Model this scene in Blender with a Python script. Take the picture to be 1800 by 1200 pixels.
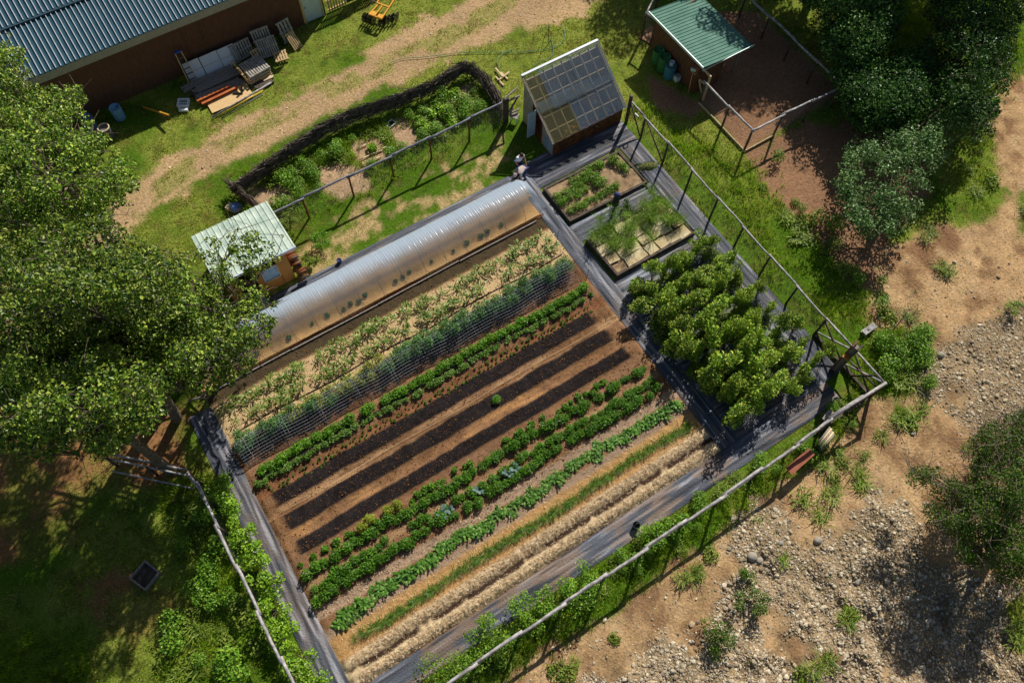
import bpy, bmesh, math, random
import numpy as np
from mathutils import Vector, Matrix
sc = bpy.context.scene
for o in list(bpy.data.objects): bpy.data.objects.remove(o)
random.seed(4); rng = np.random.default_rng(11)
R_ = math.radians; COL = sc.collection

# ---------------------------------------------------------------- camera, sky, sun, exposure
CAM_H = 34.5; F_PX = 1380.0
def _rz(a): return Matrix.Rotation(a, 3, 'Z')
CR = _rz(R_(-34.45)) @ Matrix.Rotation(R_(25.58), 3, 'X') @ _rz(R_(2.19))
cam = bpy.data.objects.new('camera', bpy.data.cameras.new('camera')); COL.objects.link(cam)
cam.data.sensor_width = 36; cam.data.lens = F_PX/1800*36; cam.data.clip_end = 3000
cam.matrix_world = Matrix.Translation((0, 0, CAM_H)) @ CR.to_4x4()
sc.camera = cam
SUN_AZ, SUN_EL = R_(34.5), R_(38.8)
w = bpy.data.worlds.new('World'); sc.world = w; w.use_nodes = True
nt = w.node_tree; sky = nt.nodes.new('ShaderNodeTexSky'); sky.sky_type = 'NISHITA'; sky.sun_disc = False
sky.sun_elevation = SUN_EL; sky.sun_rotation = math.pi/2-SUN_AZ
bg = nt.nodes['Background']; bg.inputs[1].default_value = 0.05
nt.links.new(sky.outputs[0], bg.inputs[0])
sl = bpy.data.lights.new('sun', 'SUN'); sl.energy = 4.9; sl.angle = R_(0.5); sl.color = (1, .95, .86)
so = bpy.data.objects.new('sun', sl); COL.objects.link(so)
SV = Vector((math.cos(SUN_AZ)*math.cos(SUN_EL), math.sin(SUN_AZ)*math.cos(SUN_EL), math.sin(SUN_EL)))
so.rotation_euler = SV.to_track_quat('Z', 'Y').to_euler(); so.location = (20, 15, 40)
sc.view_settings.view_transform = 'Standard'; sc.view_settings.look = 'None'
sc.view_settings.exposure = 0.12; sc.view_settings.gamma = 1

# ---------------------------------------------------------------- survey helpers: ground positions
def G(px, py, z=0.0):
    d = CR @ Vector(((px-900)/F_PX, -(py-600)/F_PX, -1)); t = (z-CAM_H)/d.z
    return Vector((d.x*t, d.y*t, z))
_CRi = np.array(CR.transposed())
def PX(x, y, z=0.0):
    c = np.stack([x, y, np.zeros_like(x)+z-CAM_H], -1) @ _CRi.T
    return 900-F_PX*c[..., 0]/c[..., 2], 600+F_PX*c[..., 1]/c[..., 2]
def sd(px, py, poly):            # signed distance, positive inside
    p = np.array(poly, float); ins = np.zeros(px.shape, bool); dm = np.full(px.shape, 1e9)
    for i in range(len(p)):
        a = p[i]; b = p[(i+1) % len(p)]
        e = b-a; t = np.clip(((px-a[0])*e[0]+(py-a[1])*e[1])/(e@e+1e-9), 0, 1)
        dm = np.minimum(dm, np.hypot(px-a[0]-t*e[0], py-a[1]-t*e[1]))
        if a[1] != b[1]:
            c = ((a[1] > py) != (b[1] > py)) & (px < (b[0]-a[0])*(py-a[1])/(b[1]-a[1])+a[0]); ins ^= c
    return np.where(ins, dm, -dm)
def ss(a, b, x):
    t = np.clip((x-a)/(b-a), 0, 1); return t*t*(3-2*t)
_perm = np.random.default_rng(5).random((256, 256))
def vnoise(x, y):
    xi = np.floor(x).astype(int); yi = np.floor(y).astype(int); fx = x-xi; fy = y-yi
    fx = fx*fx*(3-2*fx); fy = fy*fy*(3-2*fy)
    g = lambda i, j: _perm[(xi+i) & 255, (yi+j) & 255]
    return (g(0, 0)*(1-fx)+g(1, 0)*fx)*(1-fy)+(g(0, 1)*(1-fx)+g(1, 1)*fx)*fy
def fbm(x, y, s=1.0, o=4, seed=0):
    v = 0; a = .5; x = x/s+seed*17.3; y = y/s+seed*9.1
    for k in range(o):
        v = v+a*vnoise(x, y); a *= .5; x = x*2.03+31; y = y*2.03+17
    return v/(1-.5**o)
def S(r, g, b):
    f = lambda c: c/255/12.92 if c/255 < .04045 else ((c/255+.055)/1.055)**2.4
    return np.array([f(r), f(g), f(b)])

# ---------------------------------------------------------------- materials
MATS = {}
def _new(name):
    m = bpy.data.materials.new(name); m.use_nodes = True; n = m.node_tree.nodes; return m, n, m.node_tree.links, n['Principled BSDF']
def pm(name, c1, c2=None, rough=.8, scale=6, bump=.0, bscale=40, metal=0, stretch=(1, 1, 1), coat=0, spec=.3, detail=6):
    if name in MATS: return MATS[name]
    m, n, l, b = _new(name); c2 = c1 if c2 is None else c2
    tc = n.new('ShaderNodeTexCoord'); mp = n.new('ShaderNodeMapping'); mp.inputs['Scale'].default_value = stretch
    l.new(tc.outputs['Object'], mp.inputs[0])
    nz = n.new('ShaderNodeTexNoise'); nz.inputs['Scale'].default_value = scale; nz.inputs['Detail'].default_value = detail
    l.new(mp.outputs[0], nz.inputs[0])
    cr = n.new('ShaderNodeValToRGB'); cr.color_ramp.elements[0].position = .35; cr.color_ramp.elements[1].position = .68
    cr.color_ramp.elements[0].color = (*c1, 1); cr.color_ramp.elements[1].color = (*c2, 1)
    l.new(nz.outputs['Fac'], cr.inputs[0]); l.new(cr.outputs[0], b.inputs['Base Color'])
    b.inputs['Roughness'].default_value = rough; b.inputs['Metallic'].default_value = metal
    b.inputs['Specular IOR Level'].default_value = spec
    if bump:
        n2 = n.new('ShaderNodeTexNoise'); n2.inputs['Scale'].default_value = bscale; n2.inputs['Detail'].default_value = 5
        l.new(mp.outputs[0], n2.inputs[0])
        bp = n.new('ShaderNodeBump'); bp.inputs['Strength'].default_value = bump; bp.inputs['Distance'].default_value = .03
        l.new(n2.outputs['Fac'], bp.inputs['Height']); l.new(bp.outputs[0], b.inputs['Normal'])
    MATS[name] = m; return m
def leafm(name, cols, rough=.42, trans=.25, spec=.35, var=.25):
    if name in MATS: return MATS[name]
    m, n, l, b = _new(name)
    ge = n.new('ShaderNodeNewGeometry'); oi = n.new('ShaderNodeObjectInfo')
    cr = n.new('ShaderNodeValToRGB'); e = cr.color_ramp.elements
    while len(e) < len(cols): e.new(.5)
    for i, c in enumerate(cols): e[i].position = i/(len(cols)-1); e[i].color = (*c, 1)
    l.new(ge.outputs['Random Per Island'], cr.inputs[0])
    tc = n.new('ShaderNodeTexCoord'); nz = n.new('ShaderNodeTexNoise'); nz.inputs['Scale'].default_value = .9; l.new(tc.outputs['Object'], nz.inputs[0])
    ad = n.new('ShaderNodeMath'); ad.operation = 'ADD'; l.new(nz.outputs['Fac'], ad.inputs[0])
    mu = n.new('ShaderNodeMath'); mu.operation = 'MULTIPLY'; mu.inputs[1].default_value = .5; l.new(oi.outputs['Random'], mu.inputs[0]); l.new(mu.outputs[0], ad.inputs[1])
    mr = n.new('ShaderNodeMapRange'); mr.inputs['From Min'].default_value = .35; mr.inputs['From Max'].default_value = 1.15
    mr.inputs['To Min'].default_value = 1-var; mr.inputs['To Max'].default_value = 1+var; l.new(ad.outputs[0], mr.inputs[0])
    hs = n.new('ShaderNodeHueSaturation'); l.new(cr.outputs[0], hs.inputs['Color']); l.new(mr.outputs[0], hs.inputs['Value'])
    l.new(hs.outputs[0], b.inputs['Base Color']); b.inputs['Roughness'].default_value = rough; b.inputs['Specular IOR Level'].default_value = spec
    tr = n.new('ShaderNodeBsdfTranslucent'); l.new(hs.outputs[0], tr.inputs[0])
    mx = n.new('ShaderNodeMixShader'); mx.inputs[0].default_value = trans
    l.new(b.outputs[0], mx.inputs[1]); l.new(tr.outputs[0], mx.inputs[2]); l.new(mx.outputs[0], n['Material Output'].inputs[0])
    MATS[name] = m; return m
def colm(name, scale=9, amt=.35, bump=.6, bscale=60, rough=.95, spec=.03):
    """material whose albedo is the mesh's own region colour broken up by fine noise"""
    if name in MATS: return MATS[name]
    m, n, l, b = _new(name)
    a = n.new('ShaderNodeVertexColor'); a.layer_name = 'Col'
    tc = n.new('ShaderNodeTexCoord')
    nz = n.new('ShaderNodeTexNoise'); nz.inputs['Scale'].default_value = scale; nz.inputs['Detail'].default_value = 9; nz.inputs['Roughness'].default_value = .7
    l.new(tc.outputs['Object'], nz.inputs[0])
    mr = n.new('ShaderNodeMapRange'); mr.inputs['From Min'].default_value = .3; mr.inputs['From Max'].default_value = .7
    mr.inputs['To Min'].default_value = 1-amt; mr.inputs['To Max'].default_value = 1+amt; l.new(nz.outputs['Fac'], mr.inputs[0])
    hs = n.new('ShaderNodeHueSaturation'); l.new(a.outputs[0], hs.inputs['Color']); l.new(mr.outputs[0], hs.inputs['Value'])
    l.new(hs.outputs[0], b.inputs['Base Color'])
    n2 = n.new('ShaderNodeTexNoise'); n2.inputs['Scale'].default_value = bscale/6; n2.inputs['Detail'].default_value = 8; l.new(tc.outputs['Object'], n2.inputs[0])
    bp = n.new('ShaderNodeBump'); bp.inputs['Strength'].default_value = bump; bp.inputs['Distance'].default_value = .08
    l.new(n2.outputs['Fac'], bp.inputs['Height']); l.new(bp.outputs[0], b.inputs['Normal'])
    b.inputs['Roughness'].default_value = rough; b.inputs['Specular IOR Level'].default_value = spec
    MATS[name] = m; return m

# ---------------------------------------------------------------- mesh helpers
def tag(o, label=None, cat=None, group=None, kind=None):
    if label: o['label'] = label
    if cat: o['category'] = cat
    if group: o['group'] = group
    if kind: o['kind'] = kind
    return o
def thing(name, label, cat, loc=(0, 0, 0), rz=0, group=None):
    o = bpy.data.objects.new(name, None); o.empty_display_size = .2; COL.objects.link(o)
    o.location = loc; o.rotation_euler = (0, 0, rz); return tag(o, label, cat, group)
def link(name, me, mat, parent=None):
    if mat is not None: me.materials.append(mat)
    o = bpy.data.objects.new(name, me); COL.objects.link(o)
    if parent is not None: o.parent = parent
    return o
def npmesh(name, V, faces, mat, parent=None, smooth=False, col=None):
    """faces: list of int arrays (m,k)"""
    me = bpy.data.meshes.new(name); V = np.asarray(V, np.float32)
    me.vertices.add(len(V)); me.vertices.foreach_set('co', V.ravel())
    fs = [np.asarray(f, np.int32) for f in faces if len(f)]
    idx = np.concatenate([f.ravel() for f in fs]); tot = np.concatenate([np.full(len(f), f.shape[1], np.int32) for f in fs])
    st = np.concatenate([[0], np.cumsum(tot)[:-1]]).astype(np.int32)
    me.loops.add(len(idx)); me.loops.foreach_set('vertex_index', idx)
    me.polygons.add(len(tot)); me.polygons.foreach_set('loop_start', st); me.polygons.foreach_set('loop_total', tot)
    me.polygons.foreach_set('use_smooth', np.full(len(tot), bool(smooth)))
    me.update(calc_edges=True)
    if col is not None:
        ca = me.color_attributes.new('Col', 'FLOAT_COLOR', 'POINT')
        c = np.ones((len(V), 4), np.float32); c[:, :3] = col; ca.data.foreach_set('color', c.ravel())
    return link(name, me, mat, parent)
class MB:
    def __init__(s): s.V = []; s.Q = []; s.T = []; s.n = 0
    def add(s, V, Q=None, T=None):
        V = np.asarray(V, float)
        if Q is not None and len(Q): s.Q.append(np.asarray(Q)+s.n)
        if T is not None and len(T): s.T.append(np.asarray(T)+s.n)
        s.V.append(V); s.n += len(V); return s
    def beam(s, p, q, w=.1, h=.1, up=(0, 0, 1), ends=None):
        p = np.array(p, float); q = np.array(q, float); d = q-p; L = np.linalg.norm(d); d /= L
        u = np.array(up, float)
        if abs(d@u) > .95: u = np.array([1., 0, 0])
        a = np.cross(d, u); a /= np.linalg.norm(a); c = np.cross(a, d)
        V = [p+a*w/2*i+c*h/2*j for i, j in ((-1, -1), (1, -1), (1, 1), (-1, 1))]+[q+a*w/2*i+c*h/2*j for i, j in ((-1, -1), (1, -1), (1, 1), (-1, 1))]
        return s.add(V, [(0, 1, 2, 3), (7, 6, 5, 4), (0, 4, 5, 1), (1, 5, 6, 2), (2, 6, 7, 3), (3, 7, 4, 0)])
    def box(s, c, d, rz=0):
        c = np.array(c, float); cs, sn = math.cos(rz), math.sin(rz)
        V = [(c[0]+i*d[0]/2*cs-j*d[1]/2*sn, c[1]+i*d[0]/2*sn+j*d[1]/2*cs, c[2]+k*d[2]/2) for k in (-1, 1) for i, j in ((-1, -1), (1, -1), (1, 1), (-1, 1))]
        return s.add(V, [(3, 2, 1, 0), (4, 5, 6, 7), (0, 1, 5, 4), (1, 2, 6, 5), (2, 3, 7, 6), (3, 0, 4, 7)])
    def tube(s, pts, r, n=8, cap=True, wob=0):
        pts = [np.array(p, float) for p in pts]; m = len(pts)
        r = [r]*m if np.isscalar(r) else list(r); V = []
        ref = None
        for i, p in enumerate(pts):
            d = pts[min(i+1, m-1)]-pts[max(i-1, 0)]; d /= (np.linalg.norm(d)+1e-9)
            if ref is None: ref = np.array([0, 0, 1.]) if abs(d[2]) < .9 else np.array([1., 0, 0])
            a = np.cross(d, ref); a /= (np.linalg.norm(a)+1e-9); b = np.cross(d, a); ref = -np.cross(d, a) if False else ref
            for k in range(n):
                t = 2*math.pi*k/n; rr = r[i]*(1+wob*math.sin(3*t+i*1.7)+wob*.5*math.sin(i*5.1+k*2))
                V.append(p+a*math.cos(t)*rr+b*math.sin(t)*rr)
        Q = [(i*n+k, i*n+(k+1) % n, (i+1)*n+(k+1) % n, (i+1)*n+k) for i in range(m-1) for k in range(n)]
        T = []
        if cap:
            V.append(pts[0]); V.append(pts[-1]); c0 = m*n
            T = [(c0, (k+1) % n, k) for k in range(n)]+[(c0+1, (m-1)*n+k, (m-1)*n+(k+1) % n) for k in range(n)]
        return s.add(V, Q, T)
    def prism(s, poly, z0, z1):
        n = len(poly); V = [(x, y, z0) for x, y in poly]+[(x, y, z1) for x, y in poly]
        Q = [(i, (i+1) % n, n+(i+1) % n, n+i) for i in range(n)]
        if n == 4: Q += [(3, 2, 1, 0), (4, 5, 6, 7)]; return s.add(V, Q)
        V += [(np.mean([p[0] for p in poly]), np.mean([p[1] for p in poly]), z) for z in (z0, z1)]
        return s.add(V, Q, [(2*n, (i+1) % n, i) for i in range(n)]+[(2*n+1, n+i, n+(i+1) % n) for i in range(n)])
    def lathe(s, prof, c=(0, 0, 0), n=16, ax=None):
        V = []; c = np.array(c, float)
        for r, z in prof:
            for k in range(n):
                t = 2*math.pi*k/n; v = np.array([r*math.cos(t), r*math.sin(t), z])
                if ax is not None: v = np.array(ax @ Vector(v))
                V.append(c+v)
        m = len(prof)
        return s.add(V, [(i*n+k, i*n+(k+1) % n, (i+1)*n+(k+1) % n, (i+1)*n+k) for i in range(m-1) for k in range(n)])
    def sheet(s, a, b, c, d, t=.02):
        """four corners, given a thickness downwards along the normal"""
        a, b, c, d = [np.array(v, float) for v in (a, b, c, d)]; nn = np.cross(b-a, d-a); nn = nn/np.linalg.norm(nn)*t
        V = [a, b, c, d, a-nn, b-nn, c-nn, d-nn]
        return s.add(V, [(0, 1, 2, 3), (7, 6, 5, 4), (1, 0, 4, 5), (2, 1, 5, 6), (3, 2, 6, 7), (0, 3, 7, 4)])
    def build(s, name, mat, parent=None, smooth=False):
        V = np.concatenate(s.V); f = []
        if s.Q: f.append(np.concatenate(s.Q))
        if s.T: f.append(np.concatenate(s.T))
        o = npmesh(name, V, f, mat, parent, smooth); return o
def gridmesh(name, xs, ys, zf, cf, mat, kind='structure', keep=None):
    X, Y = np.meshgrid(xs, ys, indexing='ij'); x = X.ravel(); y = Y.ravel()
    z = zf(x, y); nx, ny = len(xs), len(ys)
    i, j = np.meshgrid(np.arange(nx-1), np.arange(ny-1), indexing='ij'); a = (i*ny+j).ravel()
    F = np.stack([a, a+ny, a+ny+1, a+1], 1)
    if keep is not None: F = F[keep(x[a]+.01, y[a]+.01)]
    o = npmesh(name, np.stack([x, y, z], 1), [F], mat, None, True, cf(x, y)); o['kind'] = kind; return o
def copy_tree(root, loc, rz=0, s=1.0, label=None, group=None):
    r = root.copy(); COL.objects.link(r); r.location = loc; r.rotation_euler = (root.rotation_euler[0], root.rotation_euler[1], rz)
    r.scale = (s, s, s) if np.isscalar(s) else s
    if label: r['label'] = label
    if group: r['group'] = group
    for ch in list(root.children):
        c = ch.copy(); COL.objects.link(c); c.parent = r
        for g in ch.children:
            d = g.copy(); COL.objects.link(d); d.parent = c
    return r

# leaves ----------------------------------------------------------
def leaves(P, size, up=.5, asp=.62, fold=.15, out=None):
    """leaf quads at points P; returns V(n*4,3), Q"""
    n = len(P); size = np.broadcast_to(size, (n,))*rng.uniform(.65, 1.35, n)
    nn = rng.normal(size=(n, 3)); nn /= np.linalg.norm(nn, axis=1)[:, None]
    nn = nn*(1-up)+np.array([0, 0, 1.])*up
    if out is not None: nn = nn+out*.4
    nn /= np.linalg.norm(nn, axis=1)[:, None]
    t = rng.normal(size=(n, 3)); t -= nn*(t*nn).sum(1)[:, None]; t /= np.linalg.norm(t, axis=1)[:, None]
    b = np.cross(nn, t); s = size[:, None]
    V = np.stack([P-t*s*.5, P+b*s*asp*.5+t*s*.05+nn*s*fold, P+t*s*.5-nn*s*fold*.4, P-b*s*asp*.5+t*s*.05+nn*s*fold], 1).reshape(-1, 3)
    Q = np.arange(n*4).reshape(n, 4)
    return V, Q
def ellip(n, c, r, shell=.55):
    d = rng.normal(size=(n, 3)); d /= np.linalg.norm(d, axis=1)[:, None]
    rad = rng.uniform(0, 1, n)**(1/3.); rad = shell+(1-shell)*rad if False else np.maximum(rad, rng.uniform(0, 1, n)*shell)
    return np.array(c)+d*rad[:, None]*np.array(r), d

def limb(mb, p, q, r0, r1, n=6, sag=.0, seg=4):
    p = np.array(p, float); q = np.array(q, float); L = np.linalg.norm(q-p); pts = []
    for k in range(seg+1):
        t = k/seg; v = p+(q-p)*t
        if 0 < k < seg: v = v+rng.normal(size=3)*L*.05
        v[2] += sag*L*math.sin(math.pi*t); pts.append(v)
    mb.tube(pts, [r0+(r1-r0)*k/seg for k in range(seg+1)], n, False)
def make_tree(name, label, cat, base, clusters, leafsize, per, mleaf, mbark, r0=.2, hubs=7, group=None, up=.45, flat=.75, asp=.62, dead=0):
    """clusters: list of (pos, radius) in world"""
    base = np.array(base, float); t = thing(name, label, cat, tuple(base), 0, group)
    C = np.array([c[0] for c in clusters])-base; rad = np.array([c[1] for c in clusters])
    tb = MB(); cen = C.mean(0); top = np.array([cen[0]*.75, cen[1]*.75, np.percentile(C[:, 2], 65)])
    trunkp = [np.zeros(3), top*[.15, .15, .33]+rng.normal(size=3)*.05*r0*4, top*[.45, .45, .66], top]
    tb.tube(trunkp, [r0*1.15, r0*.85, r0*.6, r0*.2], 9, False)
    hb = C[rng.choice(len(C), min(hubs, len(C)), replace=False)]
    for k, h in enumerate(hb):
        f = .35+.55*rng.random(); st = top*f if f > .5 else top*np.array([.3, .3, .45])
        mid = h*.85+np.array([0, 0, -.3]); limb(tb, st, mid, r0*.4, r0*.16, 6, .06)
    d = np.linalg.norm(C[:, None]-hb[None], axis=2); near = d.argmin(1)
    for k, c in enumerate(C):
        limb(tb, hb[near[k]]*.85+np.array([0, 0, -.3]), c, r0*.13, .012, 4, .05, 3)
        for _ in range(dead):
            limb(tb, c, c+rng.normal(size=3)*[.6, .6, .3], .018, .006, 3, 0, 3)
    tb.build('trunk', mbark, t, True)
    VV = []; 
    for c, r in zip(C, rad):
        n = int(per*(r/.8)**2); P, dd = ellip(n, c, (r, r, r*flat)); VV.append((P, dd))
    P = np.concatenate([v[0] for v in VV]); D = np.concatenate([v[1] for v in VV])
    V, Q = leaves(P, leafsize, up, asp, out=D); npmesh('crown', V, [Q], mleaf, t)
    return t
def canopy(poly, n, z0, z1, r0, r1, dome=True):
    """cluster points whose ground-survey position lies in a surveyed outline, at real heights"""
    p = np.array(poly, float); out = []; mx, my = p.max(0), p.min(0); mm = None
    while len(out) < n:
        q = rng.uniform(my, mx); s = sd(np.array([q[0]]), np.array([q[1]]), poly)[0]
        if s < 0: continue
        e = min(1, s/90.) if dome else rng.random()
        z = z0+(z1-z0)*(rng.random()*.5+.5*e) if dome else z0+(z1-z0)*e
        r = rng.uniform(r0, r1)
        if s < r*28: r = max(r0*.6, s/28)
        out.append((np.array(G(q[0], q[1], z)), r))
    return out

# ================================================================ GROUND
GX0, GX1, GY0, GY1 = -6.15, 22.3, 1.9, 25.35       # the fence line
P_ROAD = [(-60, 560), (60, 480), (190, 385), (250, 315), (330, 262), (480, 190), (600, 120), (700, 60), (800, 15), (900, -60), (1130, -60), (1010, 20), (880, 62), (760, 112), (640, 172), (560, 212), (420, 275), (330, 322), (260, 365), (150, 460), (0, 600)]
P_RD = [(1520, 500), (1545, 600), (1620, 590), (1605, 690), (1535, 695), (1480, 765), (1400, 830), (1230, 960), (1050, 1080), (880, 1200), (700, 1420), (2200, 1500), (2300, 60), (1750, 150), (1745, 250), (1760, 350), (1700, 400), (1640, 400), (1560, 430)]
P_GR1 = [(1625, 625), (1700, 570), (1800, 535), (2000, 500), (2000, 700), (1780, 735), (1700, 745), (1610, 690)]
P_GR2 = [(1285, 900), (1360, 885), (1420, 935), (1500, 935), (1545, 840), (1580, 880), (1640, 960), (1800, 1010), (2100, 1400), (930, 1400), (1050, 1130), (1130, 1110), (1230, 1150), (1290, 1060), (1280, 960)]
P_GREEN = [[(1690, 235), (1740, 240), (1750, 390), (1700, 370), (1660, 300)], [(1780, 340), (1900, 300), (1900, 430), (1790, 410)], [(1520, 585), (1640, 570), (1600, 690), (1570, 680), (1540, 640)], [(1570, 700), (1630, 730), (1600, 760), (1570, 740)], [(1765, 1060), (1900, 980), (1900, 1150), (1780, 1150)]]
P_PEN = [(1235, 175), (1308, 265), (1480, 162), (1330, 20), (1230, 20)]
P_PEN2 = [(1318, 262), (1420, 215), (1600, 200), (1640, 330), (1560, 440), (1540, 500), (1470, 470), (1420, 400), (1350, 330)]
P_COOP = [(1140, 130), (1200, 165), (1235, 190), (1215, 205), (1150, 185)]
P_LD = [[(-50, 690), (60, 740), (180, 800), (250, 740), (330, 700), (350, 760), (310, 830), (180, 880), (80, 1000), (-60, 1000)], [(150, 1060), (200, 1000), (300, 1020), (350, 1060), (345, 1110), (250, 1130), (170, 1110)]]
P_BEDS = [[(560, 290), (600, 285), (640, 300), (655, 330), (600, 350), (560, 330)], [(615, 255), (665, 240), (680, 280), (640, 290)], [(680, 215), (715, 210), (750, 245), (725, 265), (700, 260)], [(750, 195), (775, 185), (800, 215), (770, 230)], [(440, 330), (500, 320), (520, 350), (450, 370)], [(795, 150), (835, 140), (830, 175), (800, 180)]]
P_PATCHY = [(470, 500), (600, 375), (760, 300), (880, 235), (905, 290), (880, 312), (720, 400), (560, 490), (470, 560)]
TREESHADE = None
def regions(x, y):
    px, py = PX(x, y); n1 = fbm(x, y, 1.7, 5, 1)-.5; n2 = fbm(x, y, .45, 4, 2)-.5; n3 = fbm(x, y, 5, 3, 3)-.5
    wob = n1*46+n2*26
    m = {}
    road = ss(-7, 9, sd(px, py, P_ROAD)+wob*.9+3)
    # grassy strip between the wheel tracks, and the spur of bare earth by the lumber
    mid = ss(14, 4, np.abs(sd(px, py, [(250, 350), (420, 232), (600, 145), (760, 78), (900, 0), (901, 1), (761, 80), (601, 148), (421, 236), (251, 354)])+6))*ss(-.03, .1, n1+n3*.5)
    road = np.maximum(road*(1-.6*mid), ss(-6, 8, sd(px, py, [(370, 240), (420, 205), (480, 185), (500, 190), (430, 225), (380, 250)])+wob*.5))
    m['road'] = road
    rd = ss(-12, 12, sd(px, py, P_RD)+wob*1.3)
    for p in P_GREEN: rd = rd*(1-ss(-10, 10, sd(px, py, p)+wob*.8))
    m['rd'] = rd
    m['gr'] = np.maximum(ss(-15, 15, sd(px, py, P_GR1)+wob*1.2), ss(-15, 15, sd(px, py, P_GR2)+wob*1.5-n3*60))*ss(-.28, .0, n1+n3*.7+.12)*rd
    pen = np.maximum(ss(-4, 4, sd(px, py, P_PEN)), np.maximum(ss(-12, 12, sd(px, py, P_PEN2)+wob), ss(-6, 6, sd(px, py, P_COOP)+wob*.4)))
    m['pen'] = pen
    ld = 0*x
    for p in P_LD: ld = np.maximum(ld, ss(-14, 14, sd(px, py, p)+wob*1.6))
    m['ld'] = ld*(.35+.65*ss(-.15, .1, n1))
    b = 0*x
    for p in P_BEDS: b = np.maximum(b, ss(-5, 5, sd(px, py, p)+wob*.35))
    m['bed'] = b
    m['patchy'] = ss(-8, 8, sd(px, py, P_PATCHY)+wob*.4)*ss(.0, .25, n2*.9+n1*.7+.09)
    ins = (x > GX0) & (x < GX1) & (y > GY0) & (y < GY1); m['in'] = ins
    m['n1'] = n1; m['n2'] = n2; m['n3'] = n3; m['px'] = px; m['py'] = py
    m['grass'] = np.clip(1-road-rd-pen-m['ld']-b-m['patchy'], 0, 1)
    return m
def ground_z(x, y, m=None):
    n = fbm(x, y, 3.2, 4, 7)-.5
    px, py = PX(x, y)
    far = np.maximum(0, np.maximum(np.maximum(GX0-.6-x, x-GX1-.6), np.maximum(GY0-.4-y, y-GY1-14)))
    a = np.clip(far/3, 0, 1)
    z = n*.25*a - .03
    if m is None: gr = ss(-15, 15, sd(px, py, P_GR2))
    else: gr = m['gr']
    mound = ss(-30, 120, sd(px, py, P_GR2))*a
    z = z+mound*((fbm(x, y, 2.6, 4, 9)-.45)*2.1+(fbm(x, y, .9, 4, 12)-.5)*.55)+a*ss(-10, 60, sd(px, py, P_RD))*(fbm(x, y, .8, 4, 14)-.5)*.16
    z = z+(fbm(x, y, .5, 3, 10)-.5)*.06*(.25+a*.8)
    dl = np.abs(sd(px, py, [(250, 350), (420, 232), (600, 145), (760, 78), (900, 0), (901, 1), (761, 80), (601, 148), (421, 236), (251, 354)])); z = z-.07*np.exp(-((dl-13)/4.)**2)*a
    nearb = np.hypot(np.maximum(np.abs(x-29.5)-4.2, 0), np.maximum(np.abs(y-21.5)-6.0, 0)); z = np.where(nearb < 1.5, -.03+(z+.03)*np.clip(nearb/1.5, 0, 1), z)
    z = z+ss(60, 0, np.abs(x-13)+np.abs(y-15)-40)*0
    return z
def ground_c(x, y):
    m = regions(x, y); n1, n2, n3 = m['n1'], m['n2'], m['n3']; e = lambda v: v[..., None]
    g = S(78, 108, 26)*(1-e(ss(-.25, .25, n1+n3)))+S(132, 140, 60)*e(ss(-.25, .25, n1+n3)); g = g*(1-e(ss(.02, .2, n2))*.5)+S(38, 58, 18)*e(ss(.02, .2, n2))*.5
    g = g*(1-e(ss(.05, .3, n2+n1*.5))*.5)+S(130, 118, 62)*e(ss(.05, .3, n2+n1*.5))*.5
    road = S(178, 148, 110)*(1+e(n1)*.5)+e(ss(.1, .4, n2))*.03
    n5 = fbm(x, y, .9, 5, 15)-.5; rdc = S(178, 145, 105)*(1+e(n3)*.5+e(n2)*.5); rdc = rdc*(1-e(ss(.0, .22, n1)))+S(142, 108, 78)*e(ss(.0, .22, n1)); rdc = rdc*(1-e(ss(.02, .2, n5))*.6)+S(194, 162, 122)*e(ss(.02, .2, n5))*.6; rdc = rdc*(1-e(ss(.06, .22, -n5+n2*.4))*.7)+S(120, 90, 66)*e(ss(.06, .22, -n5+n2*.4))*.7
    gr = S(148, 126, 96)*(1+e(n2)*.9+e(n5)*.8)
    pen = S(142, 108, 82)*(1+e(n1)*.5); ld = S(138, 100, 66)*(1+e(n1)*.6)
    bed = S(176, 146, 116)*(1+e(n2)*.5)
    c = g
    for k, v in (('patchy', S(172, 148, 104)*(1+e(n2)*.4)), ('road', road), ('rd', rdc), ('gr', gr), ('pen', pen), ('ld', ld), ('bed', bed)): c = c*(1-e(m[k]))+v*e(m[k])
    # dark leaf litter at the foot of the brush and under the trees on the right
    return np.clip(c, .004, .8)
fine = .16
def axis(a, b): return np.concatenate([a-np.geomspace(600, 1.5, 14), np.arange(a, b, fine), b+np.geomspace(1.5, 600, 14)])
gridmesh('ground', axis(-24, 54), axis(-16, 56), lambda x, y: ground_z(x, y), ground_c, colm('earth_and_turf', 7, .4, .7, 60))

# ---------------------------------------------------------------- garden soil with its strips
SX0, SX1, SY0, SY1 = -4.35, 14.5, 3.85, 18.95
def strip(y, a, b, s=.08): return ss(a-s, a+s, y)*ss(b+s, b-s, y)
def soil_z(x, y):
    yy = y+(fbm(x, y*0+3, 2.2, 3, 31)-.5)*.12
    z = .03+(fbm(x, y, .16, 3, 21)-.5)*.05
    for c, wd, h in ((12.6, .42, .09), (11.4, .42, .09), (10.15, .42, .09), (9.1, .6, .08), (7.95, .6, .08), (6.7, .35, .05), (13.9, .5, .08), (15.5, .5, .06), (4.95, .25, .12), (4.2, .25, .12), (5.6, .3, .03)):
        z = z+h*np.exp(-((yy-c)/wd)**4)
    st = np.maximum(strip(yy, 4.62, 5.1), strip(yy, 3.95, 4.42)); z = z+st*(fbm(x, y, .12, 3, 25)-.4)*.09
    edge = np.minimum(np.minimum(x-SX0, SX1-x), np.minimum(y-SY0, SY1-y)); return z*np.clip(edge/.18, .1, 1)
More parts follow.
